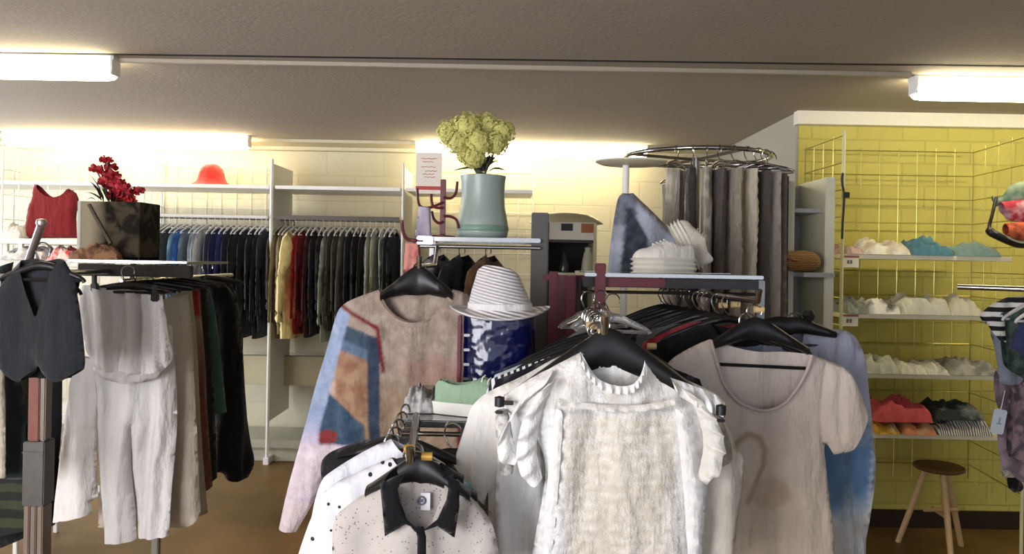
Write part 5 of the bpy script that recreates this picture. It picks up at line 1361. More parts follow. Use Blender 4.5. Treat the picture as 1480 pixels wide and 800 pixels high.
# shirts on the arm -------------------------------------------------
def dotm(base, dot, scale, rad, key):
    if key in MATS: return MATS[key]
    m, nt, bb = newmat('dotted_cloth'); L = nt.links.new
    tc = N(nt, 'ShaderNodeTexCoord'); mp = N(nt, 'ShaderNodeMapping'); mp.inputs['Scale'].default_value = (1, .02, 1); L(tc.outputs['Object'], mp.inputs[0])
    vo = N(nt, 'ShaderNodeTexVoronoi'); vo.inputs['Scale'].default_value = scale; vo.inputs['Randomness'].default_value = .8; L(mp.outputs[0], vo.inputs['Vector'])
    lt = N(nt, 'ShaderNodeMath', operation='LESS_THAN'); lt.inputs[1].default_value = rad; L(vo.outputs['Distance'], lt.inputs[0])
    mx = N(nt, 'ShaderNodeMix', data_type='RGBA'); mx.inputs[6].default_value = (*lin(base), 1); mx.inputs[7].default_value = (*lin(dot), 1); L(lt.outputs[0], mx.inputs[0]); L(mx.outputs[2], bb.inputs['Base Color'])
    bb.inputs['Roughness'].default_value = .9
    n_ = N(nt, 'ShaderNodeTexNoise'); n_.inputs['Scale'].default_value = 24; L(tc.outputs['Object'], n_.inputs['Vector'])
    bp = N(nt, 'ShaderNodeBump'); bp.inputs['Strength'].default_value = .5; bp.inputs['Distance'].default_value = .015; L(n_.outputs['Fac'], bp.inputs['Height']); L(bp.outputs[0], bb.inputs['Normal'])
    MATS[key] = m; return m
s1 = garment('collared_shirt', [(646, 690, 's'), (680, 716), (712, 752), (722, 800), (728, 850, 'so'), (482, 850, 's'), (480, 790), (482, 745), (512, 722), (560, 694, 's')], [(572, 706), (590, 745), (607, 768), (628, 745), (640, 706)], [(575, 672), (619, 664), (645, 674)], 1.45, R(3),
             dotm('bdb6ae', '6a6468', 150, .22, 'speck'), .05, .011, foldfn(.008, 8, 51, .5, 0, -.2), label='pale speckled shirt with a black collar and black placket, hanging lowest in front', cat='shirt', edge=.06)
blk = fabric('0f0f12', .12)
def panel(name, pts, D, mat, par, thick=.01, res=.008, label=None, bend=None):
    o = garment(name, [(p[0], p[1], 's') for p in pts], None, None, D, 0, mat, thick, res, foldfn(.002, 10, 3), chk=0, edge=.012, extra=bend)
    if label: o['label'] = label
    adopt(o, par); return o
panel('collar', [(585, 684), (575, 706), (578, 722), (588, 750), (604, 765), (586, 757), (556, 775), (549, 700), (566, 690)], 1.40, blk, s1, .012, label='black left collar flap')
panel('collar', [(648, 686), (664, 696), (664, 732), (657, 777), (632, 760), (610, 768), (632, 750), (645, 722), (648, 706)], 1.40, blk, s1, .012, label='black right collar flap')
panel('placket', [(600, 760), (612, 760), (616, 775), (616, 850), (603, 850), (603, 775)], 1.40, blk, s1, .008, label='black button placket')
bm = bmesh.new(); R_ = smoothpts([at(x, y, d) for x, y, d in ((556, 697, 1.41), (568, 686, 1.44), (590, 676, 1.47), (618, 672, 1.48), (642, 678, 1.46), (660, 692, 1.42))], 5)
g = []
for i, p in enumerate(R_):
    t_ = i / (len(R_) - 1); hgt = 16 * 1.45 / F * (.55 + .75 * math.sin(PI * t_)); g.append([bm.verts.new(p + Vector((0, -.006 * k, hgt * (.5 - k / 3)))) for k in range(4)])
for A, B in zip(g, g[1:]):
    for j in range(3): bm.faces.new((A[j], A[j + 1], B[j + 1], B[j]))
r0 = bmesh.ops.solidify(bm, geom=bm.faces[:], thickness=.005)
cb = link('collar_stand', bm, blk); adopt(cb, s1); cb['label'] = 'black collar stand round the back of the neck'
t = bmesh.new(); box(t, at(608, 732, 1.455).x, at(622, 732, 1.455).x, 1.452, 1.455, at(608, 736, 1.455).z, at(608, 711, 1.455).z, .0005)
lb_ = link('care_label', t, plain('label_white', 'e4e0e4', .6)); adopt(lb_, s1)
t = bmesh.new(); c = at(609, 723, 1.450); tube(t, [c + Vector((.0075 * math.cos(a), 0, .0075 * math.sin(a))) for a in np.linspace(0, 2 * PI, 16, endpoint=False)], .0018, 6, closed=True); box(t, c.x - .003, c.x + .003, c.y - .001, c.y + .001, c.z - .003, c.z + .003)
lg_ = link('printed_mark', t, plain('label_ink', '6a6a78', .6)); adopt(lg_, lb_) if False else adopt(lg_, s1)
big_hanger('black hanger under the collar of the speckled shirt', (603, 652), (530, 705), (680, 712), 1.46, neckpx=(607, 668), th=.012)
GC = 'white shirts stacked on the low front arm'
s2 = garment('dotted_shirt', [(600, 668, 's'), (650, 690), (690, 760), (700, 850, 'so'), (418, 850, 's'), (430, 800), (456, 730), (476, 700), (520, 680), (566, 660, 's')], [(584, 680)], [(584, 668)], 1.53, R(6), dotm('dddde2', '20202c', 52, .22, 'dots'), .05, .012, foldfn(.008, 10, 52, .5, 0, -.2),
             label='white shirt with black dots directly behind the black collared shirt', cat='shirt', edge=.07)
s3 = garment('white_shirt', [(600, 650, 's'), (650, 670), (680, 740), (690, 850, 'so'), (425, 850, 's'), (446, 770), (461, 695), (480, 678), (530, 650), (565, 634, 's')], [(584, 655)], [(584, 645)], 1.60, R(8), fabric('dcdce2', .05), .05, .012, foldfn(.008, 10, 53, .5, 0, -.2),
             label='plain white shirt behind the dotted shirt', cat='shirt', edge=.07)
s4 = garment('black_shirt', [(600, 640, 's'), (640, 660), (670, 740), (680, 850, 'so'), (470, 850, 's'), (466, 700), (462, 676), (468, 658), (500, 642), (565, 628, 's')], [(584, 645)], [(584, 636)], 1.72, R(10), fabric('1c1c1e', .2), .05, .014, foldfn(.01, 10, 54, .5, 0, -.2),
             label='black shirt behind the stacked white shirts, cuff at its left', cat='shirt', edge=.07)
for D, hkpy, l, r, nk, lb in ((1.535, 650, (470, 712), (690, 715), (588, 668), 'black hanger of the dotted white shirt'), (1.605, 645, (478, 686), (670, 690), (584, 655), 'black hanger of the plain white shirt'), (1.70, 640, (490, 655), (660, 662), (584, 640), 'black hanger of the black shirt')):
    big_hanger(lb, (598, hkpy - 6), l, r, D, neckpx=nk, th=.010)
hang_top('hanging_blouse', 'top', 'olive grey top tucked right of the low arm under the green shoe', 'tee', 655, 612, 1.80, R(-16), fabric('8c8a78', .12), 'black hanger of the olive grey top under the green shoe', sc=.85, hgroup=None)
hang_top('hanging_blouse', 'top', 'black top hanging under the shelf of the green shoe', 'tee', 690, 608, 1.87, R(-10), black, 'black hanger of the top under the green shoe shelf', sc=.8, hgroup=None)
for k, (px, py, lb) in enumerate(((592, 648, 'gold size ring upper left above the black collar'), (617, 659, 'gold size ring right above the black collar'))):
    bm = bmesh.new(); p = at(px, py, 1.43); tube(bm, [p + Vector((-.010, 0, 0)), p + Vector((.010, 0, 0))], .008, 10); tag(link('size_ring', bm, plain('gold_plastic', 'c9a048', .3, .3)), lb, 'size ring', 'gold size rings on the low arm')
for k in range(5):
    t = thing('hanger', f'clear plastic hanger in the bunch at the left of the low shelf, {["lowest","second from below","middle","second from top","topmost"][k]}', 'hanger', at(566 + 5 * k, 628 - 11 * k, 1.66 + .05 * k), R(25 + 8 * k), 'clear hangers bunched on the low arm')
    hk, bd = hanger_meshes(.05, .02, hookr=.016, thick=.008); link('hook', hk, chrome, t, world=False); link('hanger_arm', bd, clearp, t, world=False)
# ================================================================ LEFT RACK
DL = 2.78
ZL = Z(188, 376, DL); lx0, lx1 = X(100, DL), X(272, DL)
t = thing('left_display_rack', 'display rack at left with a tray carrying the patterned flower box', 'display rack', ((lx0 + lx1) / 2, 2.95, 0))
bm = bmesh.new(); box(bm, lx0, lx1, DL, DL + .4, ZL - .012, ZL - .002, .002); link('tray', bm, plain('smoky_glass', '3e403c', .1, coat=.4), t)
bm = bmesh.new(); box(bm, lx0, lx1, DL - .012, DL, ZL - .009, ZL, .002); link('tray_edge', bm, chrome, t)
bm = bmesh.new(); box(bm, lx0 + .02, lx1, DL + .02, DL + .05, ZL - .06, ZL - .016, .003); link('dark_beam', bm, plain('marbled_beam', '2c2824', .85, var=.5, scale=20), t)
zl = ZL - .075
bm = bmesh.new(); tube(bm, [(X(185, DL), DL - .05, zl), (X(185, DL) + .0, DL, zl), (X(330, 3.7), 3.75, zl)], .009, 8); link('clothes_arm', bm, chrome, t)
for x, y in ((lx0 + .17, DL + .36),):
    bm = bmesh.new(); box(bm, x - .014, x + .014, y - .014, y + .014, 0, ZL - .012, .003); link('upright', bm, dchrome, t)
bm = bmesh.new(); box(bm, lx0, lx1, DL + .34, DL + .42, 0, .03, .004); link('foot', bm, dchrome, t)
# wooden post with metal sleeve
Dp = 2.42; pc = at(59, 560, Dp)
t = thing('rack_post', 'square post at left, russet above, grey metal sleeve, pale grooved foot', 'post', (pc.x, Dp, 0))
zt1, zt2 = Z(59, 635, Dp), Z(59, 727, Dp)
bm = bmesh.new(); box(bm, pc.x - .028, pc.x + .008, Dp - .02, Dp + .02, zt1, 1.42, .003); link('russet_upper', bm, plain('russet_wood', '6e3a2a', .5, var=.12), t, label='russet brown upper post')
bm = bmesh.new(); box(bm, pc.x + .009, pc.x + .026, Dp - .018, Dp + .02, zt1, 1.42, .003); link('grey_upper', bm, plain('greige_metal', '6e6458', .4, .3), t)
bm = bmesh.new(); box(bm, pc.x - .036, pc.x + .032, Dp - .03, Dp + .03, zt2, zt1, .003); box(bm, pc.x - .036, pc.x + .032, Dp - .034, Dp - .03, zt1 - .035, zt1 - .03, .001); link('metal_sleeve', bm, plain('scuffed_steel', '56544f', .4, .5, var=.3, scale=25), t)
bm = bmesh.new(); w3 = .018
for k in range(3): box(bm, pc.x - .032 + k * .021, pc.x - .032 + k * .021 + w3, Dp - .026, Dp + .026, 0, zt2, .003)
link('grooved_foot', bm, plain('taupe_metal', '75675a', .45, .2), t)
bm = bmesh.new(); tube(bm, [(pc.x, Dp, 1.40), at(42, 375, 2.3), at(60, 324, 2.15)], .011, 10); link('sloping_arm', bm, plain('worn_chrome', '9a8c88', .35, .7), t)
bm = bmesh.new(); lathe(bm, [(0, -.012), (.012, -.008), (.015, 0), (.012, .01), (0, .013)], at(60, 322, 2.15), 16); link('arm_knob', bm, plain('worn_chrome', '9a8c88', .35, .7), t)
bm = bmesh.new(); zq = Z(10, 391, 2.66); tube(bm, [(pc.x, Dp + .02, zq), (pc.x - .02, 2.66, zq), (X(-60, 2.66), 2.72, zq)], .009, 8); tube(bm, [(pc.x, Dp + .02, zq), (pc.x + .02, 3.0, zq)], .009, 8); link('side_rail', bm, dchrome, t)
# --- white two-piece set in front
zc_ = 2.74
whites = fabric('e6e4e0', .04, 10)
GL = None
garment('white_peplum_blouse', [(240, 426, 's'), (243, 450), (248, 485), (254, 515), (248, 528), (231, 535, 'so'), (206, 540), (180, 541), (155, 537), (134, 530, 's'), (126, 500), (117, 450), (116, 432), (122, 412, 's')], [(135, 413), (165, 420), (205, 424)], [(165, 417), (205, 421)], 2.70, R(6), whites, .07, .009,
        foldfn(.022, 24, 61, 1.15, 0, -.32, fine=.5), label='short white gathered peplum top hanging over the white trousers', cat='top', edge=.04)
garment('white_underlayer', [(246, 515, 's'), (240, 532), (228, 546), (207, 553, 'o'), (180, 554), (155, 549), (136, 538, 's'), (134, 515, 's')], None, None, 2.735, R(6), fabric('cfcac6', .05), .05, .012, foldfn(.008, 17, 62), label='off white underlayer hem showing just below the peplum top', cat='skirt', edge=.04)
garment('white_trousers', [(246, 470, 's'), (252, 560), (252, 640), (246, 700), (243, 774, 'so'), (196, 781, 's'), (192, 700), (192, 612, 's'), (190, 700), (194, 782, 'so'), (154, 783, 's'), (152, 740), (146, 660), (140, 600), (138, 520), (136, 470, 's')], None, None, 2.80, R(6), fabric('dcdad6', .04), .075, .011, foldfn(.02, 11, 63, .7, 0, -.8),
        label='long white wide-leg trousers in the middle of the left rack', cat='trousers', edge=.05)
garment('white_skirt_panel', [(137, 520, 's'), (139, 600), (137, 680), (133, 724, 'so'), (127, 726, 's'), (128, 744, 'so'), (74, 756, 's'), (78, 700), (84, 630), (92, 570), (104, 535), (118, 515, 's')], None, None, 2.755, R(0), fabric('e2dfd8', .05), .06, .011, foldfn(.014, 12, 64, .7, 0, -.6),
        label='flared white garment at the left of the white trousers, beside the post', cat='trousers', edge=.04)
garment('cream_dress', [(272, 425, 's'), (277, 470), (280, 540), (286, 640), (289, 740, 'so'), (282, 757), (240, 768), (141, 762, 's'), (146, 680), (150, 560), (200, 440, 's')], None, None, 2.92, R(10), fabric('c2b8a6', .06), .08, .013, foldfn(.014, 11, 65, .7, 0, -.8),
        label='long cream linen garment behind the white trousers', cat='dress', edge=.06)
garment('beige_coat', [(276, 415, 's'), (284, 480), (290, 600), (296, 700), (300, 742, 'so'), (250, 752, 's'), (246, 600), (240, 430, 's')], None, None, 3.05, R(14), fabric('a89f8c', .07), .07, .014, foldfn(.012, 12, 66, .7, 0, -.8),
        label='beige coat behind the cream linen garment', cat='coat', edge=.05)
garment('red_jacket', [(288, 408, 's'), (290, 430), (291, 456), (297, 520), (300, 600), (308, 700, 'so'), (290, 712, 's'), (280, 560), (272, 412, 's')], None, None, 3.15, R(18), fabric(None, .1, attr='col', key='redc'), .05, .014, foldfn(.01, 12, 67, .7, 0, -.7),
        colfn=lambda px, py: lin('000000') and mixc('8a2c20', '7e2a20', .5) if py < 457 else (mixc('9a7c70', '6a4438', (py - 457) / 90)), label='rust red and brown jacket between beige coat and green jacket', cat='jacket')
garment('dark_dress', [(300, 405, 's'), (304, 480), (310, 580), (314, 690, 'so'), (300, 700, 's'), (290, 560), (285, 420, 's')], None, None, 3.22, R(20), fabric('23261f', .12), .05, .014, foldfn(.01, 12, 68, .7, 0, -.7), label='dark olive garment just left of the green jacket', cat='dress')
garment('green_jacket', [(296, 400, 's'), (308, 430), (316, 480), (322, 540), (328, 596, 'so'), (304, 598, 's'), (302, 520), (296, 450), (289, 404, 's')], None, None, 3.24, R(22), fabric('3a5a4e', .1), .05, .012, foldfn(.01, 12, 69, .7, 0, -.5), label='dark green jacket between the rust and black garments on the left rack', cat='jacket')
garment('black_coat', [(318, 402, 's'), (345, 430), (350, 500), (354, 580), (362, 640), (369, 668), (358, 689, 'so'), (328, 695), (322, 681), (309, 682, 's'), (312, 560), (300, 410, 's')], None, None, 3.42, R(28), fabric('0c0c0e', .15), .08, .015, foldfn(.014, 10, 70, .7, 0, -.8), label='long black coat at the right end of the left rack', cat='coat')
garment('black_gown', [(330, 398, 's'), (352, 450), (350, 560), (348, 660, 'so'), (312, 664, 's'), (308, 410, 's')], None, None, 3.58, R(28), fabric('141416', .15), .08, .02, foldfn(.014, 10, 71, .7, 0, -.8), label='black garment behind the long black coat, left rack', cat='dress')
for k, (px, py, D, yaw, lb) in enumerate(((185, 392, 2.70, 6, 'clip hanger of the white peplum top'), (200, 392, 2.82, 8, 'clip hanger of the white trousers'), (225, 391, 2.93, 10, 'hanger of the cream linen garment'), (245, 390, 3.05, 14, 'hanger of the beige coat'), (262, 389, 3.15, 18, 'hanger of the rust red jacket'), (272, 389, 3.23, 20, 'hanger of the green jacket'), (300, 387, 3.42, 28, 'hanger of the long black coat'))):
    t = make_hanger('hanger', 'black ' + lb, at(px, py - 8, D), R(yaw), blackp, .15, .02, .009, 'black hangers on the left rack')
for k, (px, py, D) in enumerate(((137, 414, 2.655), (224, 428, 2.655))):
    bm = bmesh.new(); p = at(px, py, D); box(bm, p.x - .013, p.x + .013, p.y - .008, p.y + .008, p.z - .018, p.z + .014, .004); box(bm, p.x - .006, p.x + .006, p.y - .012, p.y + .004, p.z + .01, p.z + .04, .002)
    tag(link('hanger_clip', bm, blackp), ['black clip at the left corner of the white peplum top', 'black clip at the right corner of the white peplum top'][k], 'clip', 'black clips on the peplum top')
# --- black waistcoat & sheer top in front
wc = garment('black_waistcoat', [(96, 378, 's'), (108, 400), (112, 430), (118, 470), (122, 520), (121, 532, 'so'), (104, 543), (85, 553), (70, 546), (54, 528, 's'), (50, 535, 'so'), (30, 548), (22, 556), (0, 530), (-4, 470), (-8, 430), (8, 400), (28, 376, 's')],
             [(36, 410), (48, 440), (56, 462), (62, 440), (74, 405), (86, 380)], [(45, 372), (62, 378), (80, 372)], 2.25, R(-4), fabric('25282b', .14, 20), .05, .012, foldfn(.01, 9, 81, .5, 0, -.35), label='black waistcoat with a deep V neck at the far left', cat='waistcoat', edge=.05)
hang_top('hanging_blouse', 'top', 'black top visible in the neck of the waistcoat at far left', 'vest', 62, 356, 2.33, R(-4), black, 'black hanger of the top inside the waistcoat', sc=.66, hgroup=None)
make_hanger('hanger', 'black hanger of the waistcoat on the sloping arm at far left', at(62, 350, 2.25), R(-4), blackp, .13, .04, .009)
garment('dark_blouse', [(20, 378, 's'), (10, 420), (30, 560), (44, 640), (40, 690, 'so'), (-30, 690, 's'), (-30, 400, 's')][::-1], None, None, 2.5, R(8), fabric('2c3436', .15), .05, .016, foldfn(.012, 10, 82, .6, 0, -.5), label='dark slate garment behind the waistcoat at the left edge', cat='top')
garment('cream_jacket', [(8, 535, 's'), (9, 600), (8, 690, 'so'), (-40, 695, 's'), (-40, 395, 's'), (6, 395, 's')], None, None, 2.40, 0, fabric('b2a894', .08), .05, .014, foldfn(.01, 10, 83), label='cream jacket cut off by the left edge of the photo', cat='jacket')
garment('plaid_skirt', [(52, 640, 's'), (54, 700), (54, 762, 'so'), (-30, 778, 's'), (-30, 640, 's')], None, None, 2.75, 0, stripem('1a1c1a', '343a24', 5, dirn='Z'), .05, .016, foldfn(.012, 12, 84), label='dark green and black striped skirt low at the left edge', cat='skirt')
garment('grey_trousers', [(44, 500, 's'), (48, 580), (50, 640), (46, 690, 'so'), (12, 690, 's'), (10, 395, 's'), (44, 395, 's')], None, None, 2.62, R(10), fabric('56584e', .15), .05, .014, foldfn(.012, 14, 85), label='grey green garment low between the waistcoat and the post', cat='garment')
garment('black_trousers', [(94, 500, 's'), (88, 600), (80, 700), (76, 760, 'so'), (-20, 800, 's'), (-20, 395, 's'), (80, 395, 's')][::-1], None, None, 2.98, 0, black, .06, .02, foldfn(.012, 14, 86), label='black trousers in the gap behind the post', cat='trousers')
# --- flower box
Dfb = 2.86
fa, fm, fc = at(112, 372, Dfb), at(128, 372, Dfb), at(201, 372, Dfb); ztb = Z(165, 291, Dfb)
t = thing('planter_box', 'rectangular beige and brown box printed with dark leaves, holding red flowers', 'flower box', ((fa.x + fc.x) / 2, Dfb + .08, ZL))
m_pl, nt, bb = newmat('leaf_print'); L = nt.links.new
tc = N(nt, 'ShaderNodeTexCoord'); n_ = N(nt, 'ShaderNodeTexNoise'); n_.inputs['Scale'].default_value = 13; n_.inputs['Detail'].default_value = 5; n_.inputs['Distortion'].default_value = 1.2; L(tc.outputs['Object'], n_.inputs['Vector'])
sx = N(nt, 'ShaderNodeSeparateXYZ'); L(tc.outputs['Object'], sx.inputs[0])
r2 = N(nt, 'ShaderNodeMapRange'); r2.inputs[1].default_value = -.07; r2.inputs[2].default_value = -.01; L(sx.outputs['X'], r2.inputs[0])
r_ = N(nt, 'ShaderNodeValToRGB'); r_.color_ramp.elements[0].position = .42; r_.color_ramp.elements[1].position = .56; r_.color_ramp.elements[0].color = (*lin('15120c'), 1); r_.color_ramp.elements[1].color = (*lin('40382a'), 1); L(n_.outputs['Fac'], r_.inputs[0])
mx = N(nt, 'ShaderNodeMix', data_type='RGBA'); mx.inputs[6].default_value = (*lin('857c66'), 1); L(r_.outputs[0], mx.inputs[7]); L(r2.outputs[0], mx.inputs[0]); L(mx.outputs[2], bb.inputs['Base Color']); bb.inputs['Roughness'].default_value = .85; bb.inputs['Specular IOR Level'].default_value = .15
bm = bmesh.new(); wt_ = .006
box(bm, fa.x, fc.x, Dfb, Dfb + wt_, ZL, ztb, .002); box(bm, fa.x, fc.x, Dfb + .16, Dfb + .16 + wt_, ZL, ztb, .002); box(bm, fa.x, fa.x + wt_, Dfb + wt_, Dfb + .16, ZL, ztb); box(bm, fc.x - wt_, fc.x, Dfb + wt_, Dfb + .16, ZL, ztb); box(bm, fa.x, fc.x, Dfb, Dfb + .16, ZL, ZL + .01)
link('box_body', bm, m_pl, t)
bm = bmesh.new(); box(bm, fa.x - .002, fa.x + .012, Dfb - .004, Dfb + .004, ZL, ztb, .002); link('pale_edge', bm, plain('pale_card', 'a8a498', .6), t)
bm = bmesh.new(); tube(bm, [at(128, 295, Dfb - .006), at(150, 335, Dfb - .006), at(160, 352, Dfb - .006)], .006, 6); link('strap', bm, plain('brown_strap', '4a4030', .6), t)
pile(104, 172, 352, 2.80, ZL, blotchm('5a3c28', '8a6444', 30), 'russet brown crumpled scarf at the foot of the patterned flower box', 'scarf', 43, .05, 'crumpled_scarf', None, .8)
fr = thing('flower_spray', 'spray of red artificial flowers with dark leaves in the patterned box', 'flowers', ((fa.x + fc.x) / 2, Dfb + .08, ztb - .06))
mr_ = plain('red_petals', 'a02028', .6, var=.25, scale=40); s = Dfb / F
def blossom(bm, c, r, seed):
    rr = random.Random(seed)
    for k in range(11):
        a = k * 2.4; el = .1 + .08 * k; d = Vector((math.cos(a) * math.cos(el), -abs(math.sin(a)) * .7 * math.cos(el) + .1, math.sin(el) * .6 + math.sin(a) * .4)).normalized()
        u = d.orthogonal().normalized(); u.rotate(Matrix.Rotation(rr.uniform(0, 6), 3, d)); v = d.cross(u)
        P = [c, c + d * r * .5 + u * r * .42, c + d * r * .95 + u * r * .3 + v * r * .15, c + d * r * 1.08, c + d * r * .95 - u * r * .3 + v * r * .15, c + d * r * .5 - u * r * .42]
        vs = [bm.verts.new(p) for p in P]; ct = bm.verts.new(c + d * r * .6 - v * r * .12)
        for i in range(6): bm.faces.new((vs[i], vs[(i + 1) % 6], ct))
fl = [(154, 233, 9), (161, 243, 9), (151, 249, 10), (139, 246, 9), (157, 258, 10), (165, 254, 9), (170, 266, 11), (162, 272, 10), (176, 276, 11), (168, 283, 10), (184, 285, 10), (180, 272, 9), (192, 280, 9), (199, 277, 8), (203, 275, 6), (152, 264, 9), (174, 288, 9), (189, 290, 8)]
for k, (px, py, r) in enumerate(fl):
    bm = bmesh.new(); blossom(bm, at(px, py, Dfb + .05 + .03 * math.sin(k * 2.1)), r * s * 1.15, k); link('blossom', bm, mr_, fr, smooth=False)
bm = bmesh.new()
for P_ in ([(160, 300), (152, 270), (140, 248)], [(162, 300), (160, 270), (155, 235)], [(166, 300), (172, 282), (200, 276)], [(162, 300), (165, 280), (170, 262)]): tube(bm, smoothpts([at(x, y, Dfb + .06) for x, y in P_], 4), .003, 6)
link('stems', bm, mgd, fr)
for k, (a, b_, c_, d_) in enumerate(((150, 296, 128, 250), (150, 292, 134, 268), (148, 290, 122, 278), (156, 294, 142, 262), (160, 292, 158, 268), (164, 294, 150, 280), (168, 296, 182, 292), (146, 288, 130, 262), (156, 290, 148, 272), (140, 290, 124, 290), (166, 292, 168, 276))):
    bm = bmesh.new(); leaf(bm, at(a, b_, Dfb + .04), at(c_, d_, Dfb + .02 + .02 * (k % 3)), .012); link('leaf', bm, plain('deep_leaf', '2c3024', .6, var=.3), fr)
# --- white shelf with the red bag
Dw2 = 3.7; zw = Z(60, 345, Dw2)
t = thing('white_shelf_unit', 'white shelf unit at the left edge carrying the dark red bag', 'shelf unit', (X(30, Dw2), Dw2 + .15, 0))
for z in (zw, Z(60, 358, Dw2) - .06, .7, .25):
    bm = bmesh.new(); box(bm, X(-60, Dw2), X(113, Dw2), Dw2, Dw2 + .35, z - .025, z, .003); link('shelf', bm, whitem, t)
for x in (X(-58, Dw2), X(28, Dw2)):
    for y in (Dw2 + .012, Dw2 + .34):
        bm = bmesh.new(); box(bm, x - .01, x + .01, y - .01, y + .01, 0, zw - .0, .002); link('upright', bm, whitem, t)
dr = fabric('6e1a20', .08, 12)
garment('red_bag', [(106, 276, 's'), (112, 280), (116, 300), (110, 306), (111, 344, 's'), (36, 344, 's'), (36, 330), (40, 296), (46, 288), (48, 266), (53, 266, 's')], [(60, 276), (70, 284), (82, 286), (94, 282), (102, 272)], [(60, 276), (70, 284), (82, 286), (94, 282), (102, 272)], Dw2 + .1, 0, dr, .09, .014, foldfn(.004, 7, 91), chk=1,
        label='dark red bag with a scooped top edge standing on the white shelf at left', cat='bag', edge=.05)
pile(4, 34, 322, Dw2 + .06, zw, 'c9c8c4', 'rumpled white garment left of the dark red bag', seed=44, depth=.2)
zz2 = Z(60, 358, Dw2) - .06
pile(74, 106, 353, Dw2 + .02, zz2, blotchm('c04048', 'd8c8c4', 30), 'red and white garment folded under the dark red bag', seed=45, depth=.2)
pile(4, 70, 353, Dw2 + .02, zz2, blotchm('d4d0cc', 'a0a0a4', 30), 'pale garments folded on the lower board of the white shelf unit', seed=46, depth=.2)

# ================================================================ RIGHT EDGE
DR = 2.75
zr_ = Z(1470, 418, DR)
t = thing('right_clothes_rack', 'clothes rack cut off by the right edge of the photo', 'clothes rack', (X(1520, DR), DR, 0))
bm = bmesh.new(); tube(bm, [(X(1432, DR), 2.95, zr_), (X(1600, DR), 2.6, zr_)], .011, 10); link('clothes_arm', bm, chrome, t)
bm = bmesh.new(); tube(bm, [(X(1590, DR), 2.62, 0), (X(1590, DR), 2.62, zr_)], .015, 10); link('upright', bm, dchrome, t)
bm = bmesh.new(); lathe(bm, [(0, 0), (.2, 0), (.2, .012), (.02, .03), (0, .03)], (X(1590, DR), 2.62, 0)); link('base', bm, dchrome, t)
GR = 'garments on the right-hand rack'
def gq(name, pts, D, mat, label, cat, seed, yaw=0, thick=.05, amp=.012, fr_=12, colfn=None, res=.013):
    return garment(name, pts, None, None, D, yaw, mat, thick, res, foldfn(amp, fr_, seed, .7, 0, -.5), label=label, cat=cat, colfn=colfn, group=GR)
gq('striped_blouse', [(1416, 455, 's'), (1424, 445), (1440, 434), (1465, 428), (1500, 426, 's'), (1500, 520, 'o'), (1450, 500), (1432, 478), (1425, 468, 's')][::-1], 2.80, stripem('e4e4dc', '1a1a1c', 9, dirn='Z'), 'white and black top sloping in at the right edge of the photo', 'top', 101)
gq('green_blouse', [(1446, 452, 's'), (1500, 440, 's'), (1500, 560, 'o'), (1452, 530, 's')][::-1], 2.77, blotchm('2a3c36', '50645a', 20), 'dark green top between the white and navy ones at the right edge', 'top', 102)
gq('navy_blouse', [(1456, 500, 's'), (1468, 476), (1484, 455), (1510, 450, 's'), (1510, 590, 'o'), (1478, 512), (1462, 505, 's')][::-1], 2.68, fabric('343c60', .1), 'navy blue sleeve at the right edge of the photo', 'top', 103)
gq('grey_blue_dress', [(1434, 466, 's'), (1465, 462, 's'), (1472, 540), (1475, 560, 'o'), (1440, 552, 's'), (1438, 520), (1433, 490)][::-1], 2.84, fabric('858a98', .1), 'grey blue hanging garment at the right edge below the white top', 'dress', 104)
gq('mauve_dress', [(1441, 535, 's'), (1478, 530, 's'), (1520, 540), (1520, 700, 'o'), (1478, 700), (1458, 678), (1449, 680, 's'), (1440, 640), (1444, 590)][::-1], 2.9, blotchm('6f6068', '94828a', 18), 'mauve patterned long dress at the right edge of the photo', 'dress', 105)
gq('plum_dress', [(1459, 560, 's'), (1510, 540, 's'), (1515, 690, 'o'), (1462, 660, 's')][::-1], 2.82, blotchm('4a4448', '8a7476', 26), 'darker plum patterned garment at the right edge, in front of the mauve dress', 'dress', 106)
gq('white_trouser_leg', [(1450, 640, 's'), (1475, 640, 's'), (1474, 690, 'o'), (1452, 690, 's')][::-1], 2.95, fabric('b9b2a4', .1), 'pale trouser leg hanging lowest at the right edge', 'trousers', 107)
gq('black_garment', [(1458, 684, 's'), (1476, 680, 's'), (1478, 708), (1466, 712, 'o'), (1458, 706, 's')][::-1], 2.97, black, 'small black garment end under the pale trouser leg', 'garment', 108)
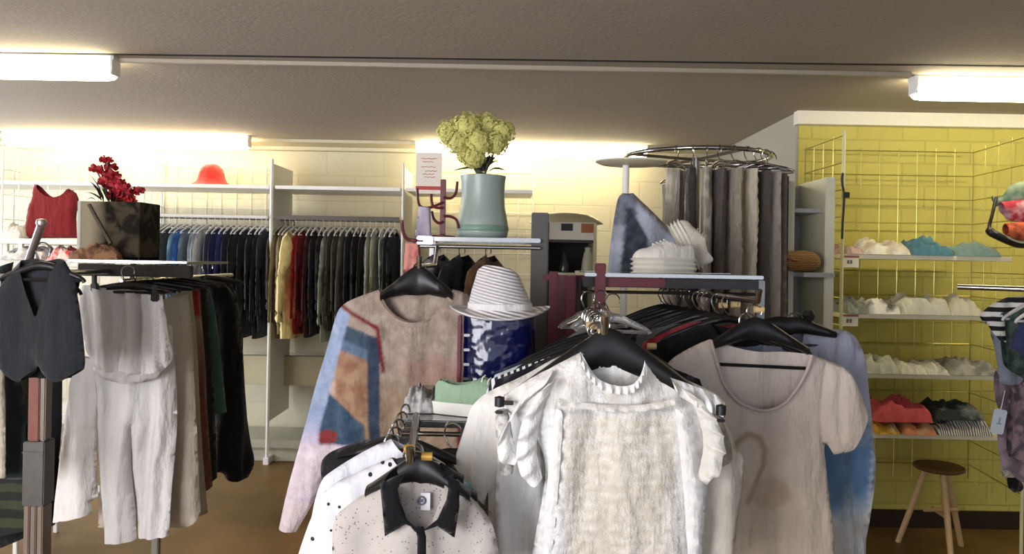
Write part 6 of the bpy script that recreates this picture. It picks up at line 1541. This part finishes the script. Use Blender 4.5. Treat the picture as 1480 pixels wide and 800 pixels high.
for k, (D, lb) in enumerate(((2.80, 'white hanger of the black and white top'), (2.70, 'white hanger of the navy top'))):
    make_hanger('hanger', lb + ' at the right edge', Vector((X(1490 + 20 * k, D), D, zr_ + .012)), R(20), whitep, .14, .05, group='hangers of the right-hand rack')
pt_ = at(1439, 626, 2.78); t = thing('swing_tag', 'pale blue white swing tag hanging by the mauve dress at right', 'tag', pt_, 0)
t.rotation_euler = (0, R(10), 0)
bm = bmesh.new(); box(bm, -.022, .026, -.002, .002, 0, .09, .004); link('card', bm, plain('tag_white', 'c4ccd0', .5), t, world=False)
bm = bmesh.new(); box(bm, -.006, .012, -.003, -.002, .035, .04); box(bm, 0, .006, -.003, -.002, .04, .06); link('print', bm, plain('tag_ink', '7c98b0', .5), t, world=False)
bm = bmesh.new(); tube(bm, [(.002, 0, .088), (.01, .01, .16)], .0012, 5); link('string', bm, whitep, t, world=False)
# bags hanging on the right mesh panel
gq('red_bag', [(1448, 292, 's'), (1470, 288), (1520, 290, 's'), (1520, 322, 's'), (1460, 322), (1450, 310, 's')][::-1], 3.68, blotchm('a83040', 'e8d8dc', 9, pos=.62), 'red patterned bag with white swirl at the upper right edge', 'bag', 110, thick=.08, amp=.006)['group'] = 'bags on the right mesh panel'
gq('orange_bag', [(1452, 322, 's'), (1520, 318, 's'), (1520, 348), (1470, 350), (1453, 340, 's')][::-1], 3.66, blotchm('8c3c28', 'd46a3c', 20), 'orange brown patterned bag under the red one at the right edge', 'bag', 111, thick=.08, amp=.006)['group'] = 'bags on the right mesh panel'
gq('teal_cloth', [(1436, 282, 's'), (1450, 286), (1460, 262), (1520, 258, 's'), (1520, 292), (1448, 294), (1440, 300), (1438, 292, 's')][::-1], 3.70, blotchm('5c7468', '8c9c84', 14), 'grey green cloth above the red patterned bag at right', 'cloth', 112, thick=.04, amp=.008)['group'] = 'bags on the right mesh panel'
bm = bmesh.new(); tube(bm, smoothpts([at(1440, 285, 3.66), at(1434, 310, 3.64), at(1430, 332, 3.63), at(1445, 342, 3.62), at(1470, 352, 3.62), at(1490, 352, 3.62)], 5), [.008] * 10 + [.02] * 16, 8)
tag(link('shoulder_strap', bm, plain('black_leather', '1c1816', .4)), 'thick black bag strap looping below the orange patterned bag', 'strap')
